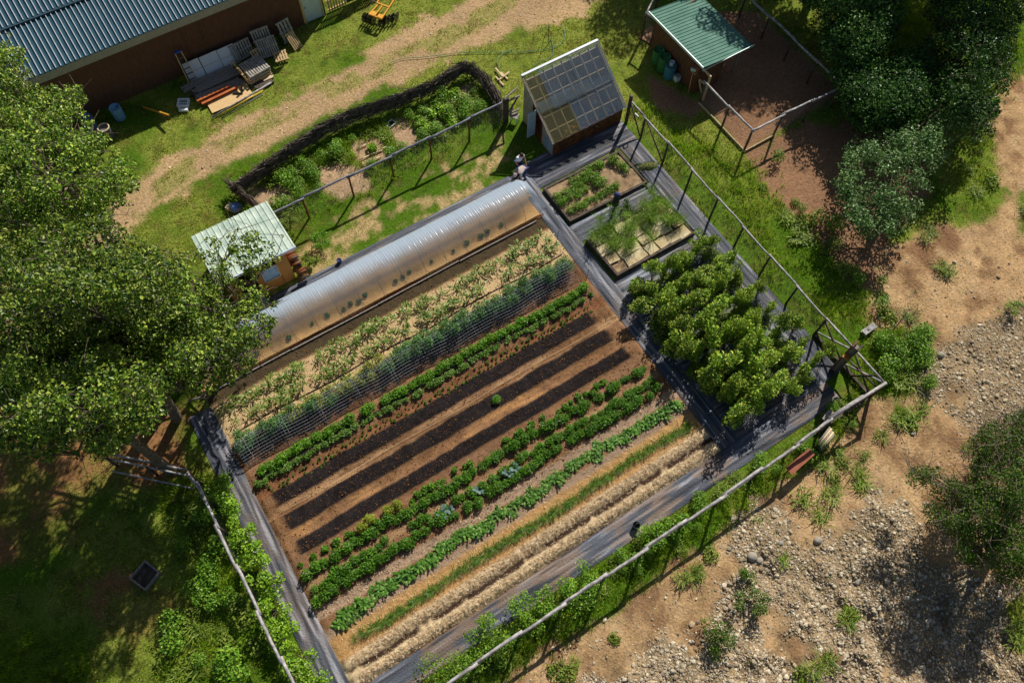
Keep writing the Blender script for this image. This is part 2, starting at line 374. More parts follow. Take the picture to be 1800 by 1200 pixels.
def soil_c(x, y):
    e = lambda v: v[..., None]; n = fbm(x, y, .5, 4, 22)-.5; n4 = fbm(x*.35, y*2, .5, 4, 24)-.5; nf = fbm(x, y, .13, 3, 23)-.5
    yy = y+(fbm(x, y*0+3, 2.2, 3, 31)-.5)*.14+n*.18
    brown = S(146, 110, 80)*(1+e(n)*.6+e(nf)*.5)+e(n4)*.05; net_shade = S(92, 64, 46); blk = S(42, 38, 39)*(1+e(n)*.8+e(nf)*.7)
    tan = S(210, 180, 134)*(1+e(n)*.3); straw = S(218, 192, 152)*(1+e(nf)*.9); oran = S(192, 150, 98)*(1+e(nf)*.6); grey = S(178, 150, 124)*(1+e(n4)*.5)
    c = brown.copy()
    def lay(mask, v):
        nonlocal c; c = c*(1-e(mask))+v*e(mask)
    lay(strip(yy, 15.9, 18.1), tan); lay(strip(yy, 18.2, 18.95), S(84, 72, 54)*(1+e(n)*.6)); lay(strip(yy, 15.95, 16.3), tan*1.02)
    lay(strip(yy, 12.85, 13.4), S(136, 94, 66)*(1+e(n)*.8+e(nf)*.6)); lay(strip(yy, 14.6, 15.8)*.6, net_shade)  # second strip: shade under the netting painted into the soil colour
    for cy, h0 in ((12.6, .36), (11.4, .37), (10.15, .34)):
        ends = ss(SX0+.45, SX0+.75, x+n*.5)*ss(13.6, 13.3, x+n*.4+(12.6-cy)*-.1)
        lay(strip(yy+(fbm(x, y, .5, 3, 33)-.5)*.07-n*.1, cy-h0, cy+h0, .05)*ends, blk)
    lay(strip(yy, 11.75, 12.2)*.7*ss(.0, .2, n4+.05), S(194, 154, 112)); lay(strip(yy, 10.55, 11.0)*.6*ss(-.05, .2, n4), S(214, 160, 100))
    lay(strip(yy, 8.3, 8.6)*.3, tan); lay(strip(yy, 7.0, 7.45), grey); lay(strip(yy, 6.0, 6.5), grey*.95)
    lay(strip(yy, 5.15, 6.15), oran); lay(strip(yy, 3.9, 5.1), straw); lay(strip(yy, 4.4, 4.66, .06)*ss(-.18, .05, n+.1), S(72, 54, 44)); 
    return np.clip(c, .004, .8)
gridmesh('garden_soil', np.arange(SX0, SX1+.01, .065), np.arange(SY0, SY1+.01, .05), soil_z, soil_c, colm('tilled_soil', 22, .35, .9, 160))

# ---------------------------------------------------------------- landscape-fabric paths
def fabric(name, x0, x1, y0, y1, along, seed):
    st = .05
    def zf(x, y):
        u, v = (x, y) if along == 'x' else (y, x)
        r = fbm(u*.12, v*1.6, .19, 4, seed)-.5
        z = .03+r*.11+(fbm(u*.5, v, .8, 3, seed+3)-.5)*.06
        e = np.minimum(np.minimum(x-x0, x1-x), np.minimum(y-y0, y1-y)); return np.maximum(z, .004)*np.clip(e/.1, .05, 1)+.002
    def cf(x, y):
        u, v = (x, y) if along == 'x' else (y, x); e = lambda q: q[..., None]
        n = fbm(u*.1, v*1.9, .21, 4, seed+1)-.5; d = fbm(x, y, 1.6, 5, seed+2)-.5
        c = S(86, 90, 100)*(1+e(n)*2.0)+e(ss(.08, .22, n))*S(190, 194, 204)*.32  # pale streaks: glare on the wrinkles painted into the fabric colour
        dust = ss(.0, .2, d+n*.9)*(.6 if (x1-x0) > 20 else .28)
        if name[-1] == 'y': dust = np.maximum(dust, ss(0, .2, d+.05)*.7)
        return np.clip(c*(1-e(dust))+S(140, 112, 84)*e(dust), .01, .7)
    xs = np.arange(x0, x1+st, st*2.2 if along == 'x' else st); ys = np.arange(y0, y1+st, st if along == 'x' else st*2.2)
    return gridmesh('path', xs, ys, zf, cf, colm('woven_fabric', 30, .25, .5, 90, .6, .22))
fabric('f', -5.45, -4.36, 2.6, 18.2, 'y', 41)
fabric('f', -4.36, 21.0, 2.75, 3.83, 'x', 43)
fabric('f', 14.52, 15.5, 3.85, 22.0, 'y', 45)
fabric('f', -4.3, 14.5, 21.55, 22.05, 'x', 47)
fabric('f', 15.5, 22.0, 20.5, 22.3, 'x', 49)
fabric('f', 15.5, 20.75, 16.55, 17.7, 'x', 51)
fabric('f', 15.5, 20.75, 12.3, 13.72, 'x', 53)
fabric('f', 20.78, 21.95, 3.85, 20.48, 'y', 55)
fabric('f', 15.5, 20.78, 3.85, 12.28, 'x', 57)

# ---------------------------------------------------------------- shared materials
wood_grey = pm('weathered_wood', S(122, 114, 106), S(172, 164, 156), .75, 3, .5, 30, stretch=(6, 6, 6))
wood_dark = pm('dark_old_wood', S(72, 62, 54), S(104, 92, 82), .85, 4, .5, 30)
wood_brown = pm('brown_post_wood', S(98, 58, 34), S(130, 80, 48), .8, 4, .4, 30)
wood_warm = pm('honey_boards', S(178, 112, 48), S(206, 140, 70), .7, 5, .3, 30, stretch=(1, 1, 8))
wood_pale = pm('pale_lumber', S(196, 170, 130), S(222, 200, 164), .75, 5, .3, 30)
rail_m = pm('bleached_pole', S(128, 122, 122), S(190, 184, 182), .6, 5, .4, 40, stretch=(1, 1, 1), spec=.45)
wire_m = pm('galvanised_wire', S(92, 94, 96), S(116, 118, 120), .6, 9, 0, metal=.2)
black_m = pm('black_plastic', S(30, 31, 34), S(44, 45, 48), .45, 9)
white_m = pm('white_paint', S(226, 228, 230), S(240, 240, 240), .5, 9)
bark_m = pm('grey_bark', S(92, 80, 68), S(136, 122, 106), .9, 8, .7, 40)

# ---------------------------------------------------------------- rail fences
def fence(name, label, nodes, h, r_rail, r_post, postm, railm, mesh=True, base=None, flat=False, wob=.02):
    b = Vector((nodes[0][0], nodes[0][1], 0)); t = thing(name, label, 'fence', b)
    L = [np.array((x-b.x, y-b.y, 0.)) for x, y in nodes]; Z = np.array((0, 0, 1.))
    hs = [h+rng.uniform(-wob, wob) for _ in L]
    for k, p in enumerate(L):
        m = MB(); hh_ = hs[k]-r_rail
        m.tube([p-Z*.15, p+Z*hh_*.5+rng.normal(size=3)*[.01, .01, 0], p+Z*hh_], [r_post*1.08, r_post, r_post*.92], 8, True, .04); m.build('post', postm, t, True)
    for k in range(len(L)-1):
        m = MB(); a = L[k]+Z*hs[k]; c = L[k+1]+Z*hs[k+1]; d = (c-a)/np.linalg.norm(c-a); s = 1 if k % 2 else -1
        a = a-d*.12+np.array([-d[1], d[0], 0])*.03*s; c = c+d*.12+np.array([-d[1], d[0], 0])*.03*s
        pts = [a+(c-a)*q+np.array([0, 0, -.02*math.sin(math.pi*q)])+rng.normal(size=3)*.008 for q in np.linspace(0, 1, 6)]
        m.tube(pts, np.linspace(r_rail*1.1, r_rail*.85, 6), 8, True, .05); m.build('rail', railm, t, True)
    if mesh:
        m = MB()
        for k in range(len(L)-1):
            a, c = L[k], L[k+1]; n = int(np.linalg.norm(c-a)/.15); off = 0
            for i in range(1, n):
                p = a+(c-a)*i/n; m.tube([p+Z*.05, p+Z*(h-.06)], .003, 3, False)
            for z in np.arange(.12, h-.1, .16): m.tube([a+Z*z, c+Z*z], .003, 3, False)
        m.build('wire_mesh', wire_m, t)
    return t
YT = 25.3
fence('rail_fence', 'dark-railed fence on reddish brown posts between the small pale shed and the greenhouse', [(2.2, YT), (4.18, YT), (6.8, YT), (9.2, YT), (11.56, YT), (13.98, YT), (16.3, YT)], 1.72, .065, .055, wood_brown, pm('blueish_pole', S(96, 96, 106), S(132, 132, 142), .55, 5, .3, 40, spec=.5))
RX = 22.15
rf = fence('rail_fence', 'long mesh fence right of the garden, from greenhouse to cross-braced corner', [(RX, 20.4), (RX, 18.38), (RX, 16.3), (RX, 14.2), (RX, 12.15), (RX, 10.12), (RX, 8.1), (RX, 6.05)], 1.7, .05, .06, wood_dark, rail_m)
m = MB()
for y1, y0 in ((21.7, 20.5), (20.3, 18.45)): m.tube([(0, y1-20.4, 1.6), (0, y0-20.4, .1)], .04, 7); 
m.build('diagonal_brace', wood_dark, rf, True)
m = MB(); m.tube([(0, 21.75-20.4, 0), (0, 21.78-20.4, 2.05)], .1, 8, True, .05); m.build('tall_post', wood_dark, rf, True)
m = MB(); m.tube([(0, 21.75-20.4, 1.72), (0, .0, 1.7)], .05, 8, True, .05); m.build('rail', rail_m, rf, True)
m = MB(); m.lathe([(.11, 0), (.15, .02), (.14, .06), (.1, .04), (.11, 0)], (0.05, .75, 1.1), 14, Matrix.Rotation(R_(50), 3, 'Y')); m.build('rope_coil', white_m, rf, True)
BY = 2.04
fence('rail_fence', 'sunlit grey pole fence along the garden front beside the sandy slope', [(18.83, BY+.1), (16.77, BY+.05), (14.7, BY+.02), (12.63, BY), (10.53, BY), (8.45, BY), (6.43, BY), (4.37, BY), (2.32, BY), (.22, BY), (-1.85, BY), (-3.95, BY), (-6.02, BY)], 1.72, .072, .06, wood_dark, rail_m)
fence('rail_fence', 'grey pole fence overgrown by bright green vines on the left side of the garden', [(-6.15, 15.0), (-6.05, 14.4), (-6.03, 12.3), (-6.04, 10.34), (-6.03, 8.27), (-6.02, 6.2), (-6.02, 4.1), (-6.02, 2.2)], 1.62, .07, .06, wood_dark, rail_m)
# corner: big timbers with crossed braces
cb = thing('braced_corner', 'cross-braced timber corner frame of the garden fence, at the sharp right end', 'fence corner', (RX, 2.15, 0)); Zv = np.array([0, 0, 1.])
def cpart(name, segs, mat=wood_dark, r=.05, tube=True):
    m = MB()
    for s in segs:
        if tube: m.tube([s[0], s[1]], r, 7, True, .05)
        else: m.beam(s[0], s[1], .14, .16)
    return m.build(name, mat, cb, tube)
cpart('corner_post', [((0, 0, -.1), (0, 0, 1.75))], r=.1)
cpart('top_rail', [((0, 3.95, 1.7), (0, 1.8, 1.72)), ((0, 1.9, 1.72), (0, -.1, 1.7))], rail_m, .055)
cpart('top_rail', [((.05, 0, 1.72), (-3.4, .06, 1.72)), ((-1.2, .08, 1.6), (-3.3, .12, 1.66))], rail_m, .075)
cpart('base_beam', [((0, 1.9, .12), (0, -.05, .12)), ((0, 3.9, .1), (0, 1.9, .1))], tube=False)
cpart('cross_brace', [((0, 3.9, 1.5), (0, 1.95, .15))]); cpart('cross_brace', [((.09, 3.9, .2), (.09, 1.95, 1.5))], rail_m)
cpart('cross_brace', [((0, 1.85, 1.5), (0, .08, .15))]); cpart('cross_brace', [((.1, 1.85, .2), (.1, .08, 1.5))], rail_m)
cpart('middle_rail', [((-.1, 1.85, .95), (-.1, .05, 1.15))]); cpart('cross_brace', [((-.1, .6, 1.55), (-.1, 1.3, .1))])
cpart('cross_brace', [((-.1, 0, 1.5), (-1.75, 0, .15))]); cpart('cross_brace', [((-.1, .1, .15), (-1.75, .1, 1.5))]); cpart('base_beam', [((-.1, 0, .1), (-3.3, .05, .1))], tube=False)
# the heavy upright next to it
hp = thing('gate_pillar', 'tall thick brown timber pillar standing in the braced fence corner', 'pillar', (21.72, 4.1, 0), R_(12))
m = MB(); m.beam((0, -.14, -.1), (0, -.14, 2.75), .42, .09, (0, 1, 0)); m.build('board', wood_dark, hp)
m = MB(); m.beam((0, .14, -.1), (0, .14, 2.75), .42, .09, (0, 1, 0)); m.build('board', pm('red_old_wood', S(92, 62, 50), S(120, 86, 66), .8, 5, .5, 30), hp)
m = MB(); m.beam((0, 0, 0), (0, 0, 2.6), .2, .18, (0, 1, 0)); m.build('core_post', wood_grey, hp)
m = MB(); m.box((-.3, 0, 1.95), (.3, .34, .05)); m.build('shelf', wood_warm, hp)

# gate between the back fence and the greenhouse
g = thing('garden_gate', 'old two-bar gate with a thick dark post, left of the greenhouse', 'gate', (16.36, YT, 0))
m = MB(); m.beam((0, 0, -.1), (0, 0, 1.95), .24, .2, (0, 1, 0)); m.build('gate_post', wood_dark, g)
for z0, z1 in ((1.62, 1.65), (.55, .6)): m = MB(); m.beam((.1, .02, z0), (.86, -.02, z1), .08, .1); m.build('bar', wood_grey, g)
m = MB(); m.beam((.1, .04, .5), (.84, .04, 1.6), .06, .08); m.build('diagonal', wood_dark, g)
m = MB(); m.beam((-.1, .02, 1.9), (.9, .25, 2.0), .07, .09); m.build('top_pole', wood_grey, g)

# ================================================================ BARN
def roofpanel(name, x0, x1, y0, z0, y1, z1, step, rib, mat, par, ribm=None, t=.03):
    """sheet from (y0,z0) eave to (y1,z1) ridge with raised ribs running up the slope"""
    m = MB(); n = int(round((x1-x0)/step)); s = (x1-x0)/n; d = np.array([0, y1-y0, z1-z0]); d /= np.linalg.norm(d); nn = np.array([0, -d[2], d[1]])
    if nn[2] < 0: nn = -nn
    prof = []
    for i in range(n):
        a = x0+i*s; prof += [(a, 0), (a+s*.62, 0), (a+s*.70, rib), (a+s*.86, rib), (a+s*.94, 0)]
    prof.append((x1, 0)); V = []
    for yy, zz in ((y0, z0), (y1, z1)):
        for px_, hh in prof: V.append(np.array([px_, yy, zz])+nn*hh)
    k = len(prof); Q = [(i, i+1, k+i+1, k+i) for i in range(k-1)]
    V += [v-nn*t for v in V]; Q += [(2*k+i, 3*k+i, 3*k+i+1, 2*k+i+1) for i in range(k-1)]+[(i+1, i, 2*k+i, 2*k+i+1) for i in range(k-1)]+[(k+i, k+i+1, 3*k+i+1, 3*k+i) for i in range(k-1)]
    m.add(V, Q); return m.build(name, mat, par)
barn = thing('barn', 'long dark reddish brown barn with a blue-grey ribbed metal roof above the lumber piles', 'barn', (0, 38, 0))
roof_m = pm('blue_grey_metal_roof', S(30, 72, 90), S(42, 84, 100), .55, 2, .1, 12, spec=.3)
BX0, BX1 = -14, 10.9
m = MB(); m.box(((BX0+10.15)/2, .1, 1.8), (10.15-BX0, .2, 3.6)); m.build('wall', pm('brown_barn_boards', S(92, 64, 50), S(114, 80, 62), .9, 3, .4, 25, stretch=(5, 5, .6)), barn)
m = MB(); m.box((10.05, 6.2, 1.8), (.2, 12, 3.6)); m.build('side_wall', MATS['brown_barn_boards'], barn)
roofpanel('roof', BX0, BX1, -.12, 3.6, 2.95, 4.36, .265, .02, roof_m, barn)
roofpanel('roof', BX0, BX1, 2.8, 4.39, 8.5, 5.82, .265, .02, roof_m, barn)
rib_glint_m = pm('rib_sun_highlight', S(196, 206, 214), S(216, 222, 228), .4, 6, spec=.6)  # pale strips paint the sun's highlight along each roof rib
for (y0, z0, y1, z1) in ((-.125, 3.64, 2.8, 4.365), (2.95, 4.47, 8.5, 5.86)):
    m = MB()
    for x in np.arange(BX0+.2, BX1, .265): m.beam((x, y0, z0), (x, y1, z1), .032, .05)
    m.build('rib_highlights', rib_glint_m, barn)
m = MB(); m.box(((BX0+BX1)/2, -.1, 3.34), (BX1-BX0, .06, .46)); m.build('fascia', pm('grey_fascia', S(160, 158, 148), S(176, 172, 160), .7), barn)
m = MB(); m.box(((BX0+BX1)/2, 2.88, 4.43), (BX1-BX0, .1, .03)); m.build('flashing', pm('dark_flashing', S(52, 72, 84), None, .5), barn)
for xx in (3.3, 4.35): m = MB(); m.box((xx, -.015, 1.9), (.16, .03, 2.9)); m.build('batten', pm('stained_batten', S(84, 62, 44), S(104, 78, 56), .9), barn)
d = MB(); d.box((.62, .1, 1.15), (1.15, .07, 2.3)); dd = d.build('door', pm('pale_blue_white_door', S(196, 212, 222), S(210, 222, 228), .5), barn); dd.location = (10.2, 0, 0)
m = MB(); m.box((.03, .05, 1.2), (.09, .12, 2.4)); m.box((1.22, .05, 1.2), (.09, .12, 2.4)); fr = m.build('door_frame', wood_pale, barn); fr.location = (10.2, 0, 0)
m = MB(); m.lathe([(0, -.03), (.03, -.03), (.03, .03), (0, .03)], (0, 0, 0), 8, Matrix.Rotation(R_(90), 3, 'X')); kn = m.build('handle', wire_m, dd); kn.location = (.18, .02, 1.05)
m = MB(); m.box((11.5, .1, 1.3), (.12, .12, 2.6)); m.build('end_post', wood_dark, barn)

# ---------------------------------------------------------------- pallets
pal_grey = pm('pallet_grey_wood', S(150, 144, 136), S(186, 180, 170), .8, 5, .4, 30)
pal_tan = pm('pallet_tan_wood', S(188, 156, 110), S(214, 186, 140), .8, 5, .4, 30)
def pallet_mesh(nm, W=1.2, D=1.0, nb=7, mat=None, par=None, H=.13, solid=False):
    m = MB(); bw = W/nb*(.96 if solid else .62)
    for i in range(nb): m.box((-W/2+W/nb*(i+.5), 0, H-.01), (bw, D, .02))
    m.build('deck_board', mat, par)
    m = MB()
    for y in (-D/2+.05, 0, D/2-.05): m.box((0, y, H/2-.005), (W, .09, H-.034))
    m.build('runner', mat, par)
def pallet(label, loc, rot, mat=pal_grey, group=None, **k):
    t = thing('pallet', label, 'pallet', loc, 0, group); t.rotation_euler = rot; pallet_mesh('p', mat=mat, par=t, **k); return t
a75 = R_(68)
pallet('grey slatted pallet leaning on the barn wall, left one of the upright pallets', (5.95, 37.55, .5), (a75, 0, R_(4)), W=1.3, D=1.0, nb=8)
pallet('tall grey pallet leaning on barn wall behind the pallet stack', (7.3, 37.5, .66), (a75, 0, R_(-3)), W=1.1, D=1.3, nb=7)
pallet('weathered pallet leaning low in front of the tall one', (7.35, 37.0, .45), (R_(52), 0, R_(-6)), W=1.15, D=1.05, nb=9)
pallet('rightmost leaning pallet, dark with pale slats at its foot', (8.75, 37.45, .62), (a75, 0, R_(8)), W=.85, D=1.25, nb=4)
pallet('pale narrow slat pallet resting at the foot of the rightmost pallet', (8.85, 36.8, .33), (R_(48), 0, R_(14)), mat=pal_tan, W=.6, D=1.0, nb=5)
pallet('broken pale pallet lying in the grass at the edge of the barn shade', (7.75, 36.25, .1), (R_(8), 0, R_(-10)), mat=pal_tan, W=.8, D=.7, nb=5)
pallet('small crate-like pallet leaning between the other pallets', (6.55, 36.95, .3), (R_(45), 0, R_(10)), mat=pal_tan, W=.6, D=.6, nb=4)
for k in range(4):
    pallet('pallet in the flat stack beside the lumber pile, '+['lowest', 'second from below', 'third from below', 'topmost with sunlit front edge'][k], (6.0+.02*k, 35.85+.03*k, -.02+.155*k), (0, 0, R_(5+k)), mat=[pal_grey, pal_tan, pal_grey, pal_grey][k], W=1.35, D=1.25, nb=9)
pg = pallet('pale pallet standing on edge against the left side of the pallet stack', (5.15, 35.95, .45), (0, R_(78), R_(5)), mat=pal_tan, W=.9, D=1.3, nb=4)
# slatted pallet fence right of the barn door
for k, (x, lab) in enumerate(((12.4, 'slatted pallet fence panel right beside the blue-white barn door'), (13.7, 'dark horizontal board panel between two slatted fence panels'), (15.0, 'slatted pallet fence panel behind the yellow farm implement'), (16.4, 'slatted pallet fence panel farthest right, half lit'))):
    t = thing('pallet_barrier', lab, 'fence panel', (x, 38.15+.1*k, 0), R_(3), 'pallet panels beside the barn')
    if k == 1:
        m = MB(); [m.box((0, 0, .16+.26*i), (1.3, .05, .2)) for i in range(6)]; m.build('slats', wood_dark, t)
    else:
        m = MB(); [m.box((-.54+.18*i, 0, .75), (.09, .03, 1.45)) for i in range(7)]; m.build('slats', pal_tan, t)
        m = MB(); [m.box((0, .06, z), (1.25, .09, .09)) for z in (.12, .75, 1.4)]; m.build('cross_bar', pal_tan, t)

# foam boards, ladder, lumber etc. at the barn wall
board_w = pm('white_foam_board', S(222, 228, 236), S(232, 236, 240), .6)
for k, (x, wd) in enumerate(((3.05, .95), (4.1, 1.05), (5.15, 1.0))):
    t = thing('insulation_board', ['pale board leaning on the barn wall directly behind the step ladder', 'middle pale board leaning on the barn wall', 'pale board leaning on the barn wall nearest the pallets'][k], 'board', (x, 37.25, .0), R_(2), 'pale boards leaning on barn'); t.rotation_euler = (R_(-22), 0, R_(2))
    m = MB(); m.box((0, 0, .55), (wd, .05, 1.1)); m.build('panel', board_w, t)
    m = MB(); m.box((0, -.029, .55), (wd*.96, .004, .02)); m.build('score_line', pal_grey, t)
t = thing('step_ladder', 'folded step ladder with blue top leaning on the barn wall', 'ladder', (2.7, 37.05, 0), R_(3)); t.rotation_euler = (R_(-20), 0, R_(3))
for s in (-1, 1): m = MB(); m.beam((s*.26, 0, 0), (s*.17, 0, 1.95), .05, .08, (0, 1, 0)); m.build('side_rail', pal_tan, t)
for i in range(5): m = MB(); m.box((0, 0, .3+.33*i), (.5-.03*i, .1, .03)); m.build('step', wire_m, t)
m = MB(); m.box((0, 0, 1.97), (.4, .16, .07)); m.build('top_cap', pm('blue_plastic', S(30, 90, 190), None, .5), t)
def lumber(label, x0, x1, y, z, n, mat, w=.1, h=.05, rz=0, grp=None, cat='lumber', name='board', jit=.2):
    t = thing(name, label, cat, ((x0+x1)/2, y, z), rz, grp); L = (x1-x0)/2
    m = MB()
    for i in range(n):
        j = rng.uniform(-jit, jit); m.beam((-L+j, (i-n/2)*w*1.06, h/2+rng.uniform(0, .01)), (L+j*.6, (i-n/2)*w*1.06+rng.uniform(-.03, .03), h/2), w*.94, h)
    m.build('boards', mat, t); return t
t = lumber('long dark planks stacked on the ground in the barn shade', 2.3, 5.2, 36.6, .0, 6, wood_dark, .14, .16); lumber('grey boards laid on top of the dark planks in the shade', 2.5, 5.2, 36.45, .17, 4, wood_grey, .12, .05, R_(2))
lumber('greenish grey planks piled in front of the foam boards', 1.9, 5.0, 36.95, .0, 3, wood_grey, .13, .2, R_(3)); lumber('pile of grey timbers at the edge of the barn shade', 2.5, 5.1, 35.95, .0, 6, wood_grey, .12, .14, R_(1))
steel_r = pm('rusty_orange_steel', S(168, 88, 44), S(196, 112, 58), .7, 4, .3)
def ibeam(label, p, rz, L, lz=.2):
    t = thing('steel_beam', label, 'steel beam', p, rz, 'rusty beams on the sheet'); m = MB(); m.box((0, 0, lz), (L, .14, .02)); m.box((0, 0, 0.02), (L, .14, .02)); m.build('flange', steel_r, t); m = MB(); m.box((0, 0, lz/2+.005), (L*.998, .02, lz-.03)); m.build('web', steel_r, t)
ibeam('upper rusty orange steel beam lying on the wood sheet', (3.3, 35.55, .1), R_(3), 2.0); ibeam('lower rusty orange steel beam lying at the front of the wood sheet', (3.55, 35.3, .1), R_(3), 2.2, .12)
t = thing('wood_sheet', 'sunlit tan chipboard sheet lying on the ground by the lumber', 'board', (3.95, 35.0, .06), R_(-1))
m = MB(); m.box((0, 0, 0), (2.5, 1.15, .025)); m.build('sheet', pm('chipboard', S(206, 168, 112), S(232, 200, 148), .8, 30, .2, 60), t)
m = MB(); [m.box((x, 0, -.045), (.08, 1.1, .06)) for x in (-1.1, 0, 1.1)]; m.build('bearer', wood_dark, t)
t = thing('angle_bracket', 'dark metal corner bracket lying on the sunlit sheet', 'bracket', (4.6, 35.15, .09), 0)
m = MB(); m.beam((-.35, 0, .03), (.1, -.3, .03), .06, .05); m.beam((.1, -.3, .035), (.35, .3, .035), .06, .05); m.build('arms', black_m, t)
def pole(label, a, b, r, mat, name='pole', cat='pole'):
    t = thing(name, label, cat, (a[0], a[1], 0)); m = MB(); a = np.array(a); b = np.array(b); o = np.array([a[0], a[1], 0.])
    m.tube([a-o, (a+b)/2-o+[0, 0, .01], b-o], r, 8, True, .03); m.build('shaft', mat, t, True); return t
pole('long silver grey pole lying in the grass in front of the lumber', (2.55, 34.15, .08), (6.45, 34.75, .1), .05, rail_m)
pole('yellow pole lying next to the long silver pole', (2.9, 34.08, .05), (5.8, 34.48, .07), .035, pm('yellow_paint', S(196, 160, 40), S(210, 178, 60), .5))
pole('thin grey pipe lying nearest the dirt track', (3.0, 33.9, .03), (5.7, 34.3, .03), .025, wire_m)
pole('short yellow pole lying beside the chipboard sheet', (5.35, 34.85, .05), (6.2, 35.0, .05), .025, pal_tan)
lumber('short offcuts stacked under the front edge of the pallet stack', 5.5, 6.6, 35.1, .0, 4, wood_dark, .13, .1); lumber('pale sunlit offcuts next to the dark short timbers', 6.2, 6.75, 35.25, .1, 4, wood_pale, .09, .05)
t = thing('pry_trolley', 'long yellow timber lever with a rusty wheel in the barn shade', 'lever', (.1, 35.9, 0), R_(-62)); t.rotation_euler = (0, R_(-14), R_(-62))
m = MB(); m.beam((-1.0, 0, .35), (1.15, 0, .35), .08, .1); m.build('beam', pm('yellow_old_paint', S(200, 150, 40), S(180, 130, 50), .7), t)
m = MB(); m.lathe([(.2, -.02), (.22, 0), (.2, .02), (.17, .02), (.17, -.02), (.2, -.02)], (.35, .05, .2), 18, Matrix.Rotation(R_(90), 3, 'X')); m.build('wheel', steel_r, t, True)
t = thing('cinder_block', 'light grey frame-like block lying alone in the shade edge', 'block', (1.6, 35.9, 0), R_(-30))
m = MB(); [m.box(c, s) for c, s in (((-.27, 0, .12), (.08, .55, .22)), ((.27, 0, .12), (.08, .55, .22)), ((0, .24, .12), (.46, .07, .22)), ((0, -.24, .12), (.46, .07, .22)), ((0, 0, .1), (.46, .06, .14)))]; m.build('frame', board_w, t)
m = MB(); m.box((.05, -.45, .08), (.5, .16, .14)); m.build('foot', board_w, t)
def drum(label, loc, r, h, mat, lid=None, tilt=(0, 0, 0), name='drum', grp=None, rings=True):
    t = thing(name, label, 'barrel', loc, 0, grp); t.rotation_euler = tilt
    pr = [(r*.97, 0), (r, .03)]
    for k in (1, 2): pr += [(r, h*k/3-.03), (r*1.03, h*k/3), (r, h*k/3+.03)] if rings else []
    pr += [(r, h-.03), (r*1.02, h-.01), (r*1.0, h), (r*.94, h), (r*.93, h-.02), (0, h-.02)]; m = MB(); m.lathe([(0, 0)]+pr, (0, 0, 0), 20); m.build('body', mat, t, True)
    m = MB(); m.lathe([(0, 0), (.05, 0), (.05, .03), (0, .03)], (r*.5, 0, h-.02), 10); m.build('bung', lid or black_m, t)
    return t
drum('pale blue drum standing in deep shade at the barn wall', (-1.75, 36.85, 0), .3, .85, pm('pale_blue_plastic', S(110, 160, 200), None, .5))
drum('blue-grey drum standing by the tree beside the barn', (-3.3, 36.9, 0), .32, .9, pm('blue_grey_plastic', S(96, 124, 160), None, .5))
t = drum('dark ribbed drum with a pale rim at the edge of the tree', (-2.75, 35.85, 0), .3, .75, pm('dark_grey_plastic', S(90, 92, 98), None, .6), name='ribbed_drum'); m = MB(); m.lathe([(.31, .76), (.33, .8), (.31, .84), (.27, .84), (.27, .76)], (0, 0, 0), 18); m.build('rim', wood_pale, t, True)

# yellow disc harrow
t = thing('disc_harrow', 'yellow and black disc harrow standing on the lawn', 'farm implement', (14.4, 36.1, 0), R_(32)); yel = pm('machine_yellow', S(236, 168, 30), S(220, 150, 30), .45, 6, .05, spec=.5)
m = MB()
for a, b in (((-.75, -.42, .62), (.95, -.38, .72)), ((-.75, .42, .62), (.2, .3, .66)), ((.95, -.38, .72), (.95, .42, .72)), ((.95, .42, .72), (.2, .42, .7)), ((.2, -.38, .7), (.2, .42, .7)), ((-.75, -.42, .62), (-.75, .42, .62)), ((-.75, .05, .64), (.2, .02, .68))): m.beam(a, b, .08, .09)
m.build('frame', yel, t)
m = MB(); m.box((-.6, .25, .66), (.35, .32, .02)); m.box((-.62, -.25, .67), (.28, .28, .02)); m.build('plate', yel, t)
for s in (-1, 1):
    m = MB(); m.tube([(-.8, s*.1, .3), (-.5*s-.3, s*.95, .3)], .03, 8); ax = m.build('axle', black_m, t, True)
    for i in range(5):
        f = (i+.5)/5; c = (-.8+(-.5*s+.5)*f, s*(.1+.85*f), .3); m = MB(); m.lathe([(0, -.03), (.12, -.02), (.24, .02), (.3, .06), (.285, .06), (0, -.01)], c, 18, Matrix.Rotation(R_(90), 3, 'X') @ Matrix.Rotation(R_(0), 3, 'Y')); m.build('disc', black_m if i % 2 else pm('worn_steel', S(110, 106, 104), S(140, 136, 130), .4, 6, metal=.6), t, True)
m = MB(); m.tube([(.2, .42, .7), (.5, .95, .45), (.1, 1.05, .3)], .04, 8); m.build('drawbar', wire_m, t, True)

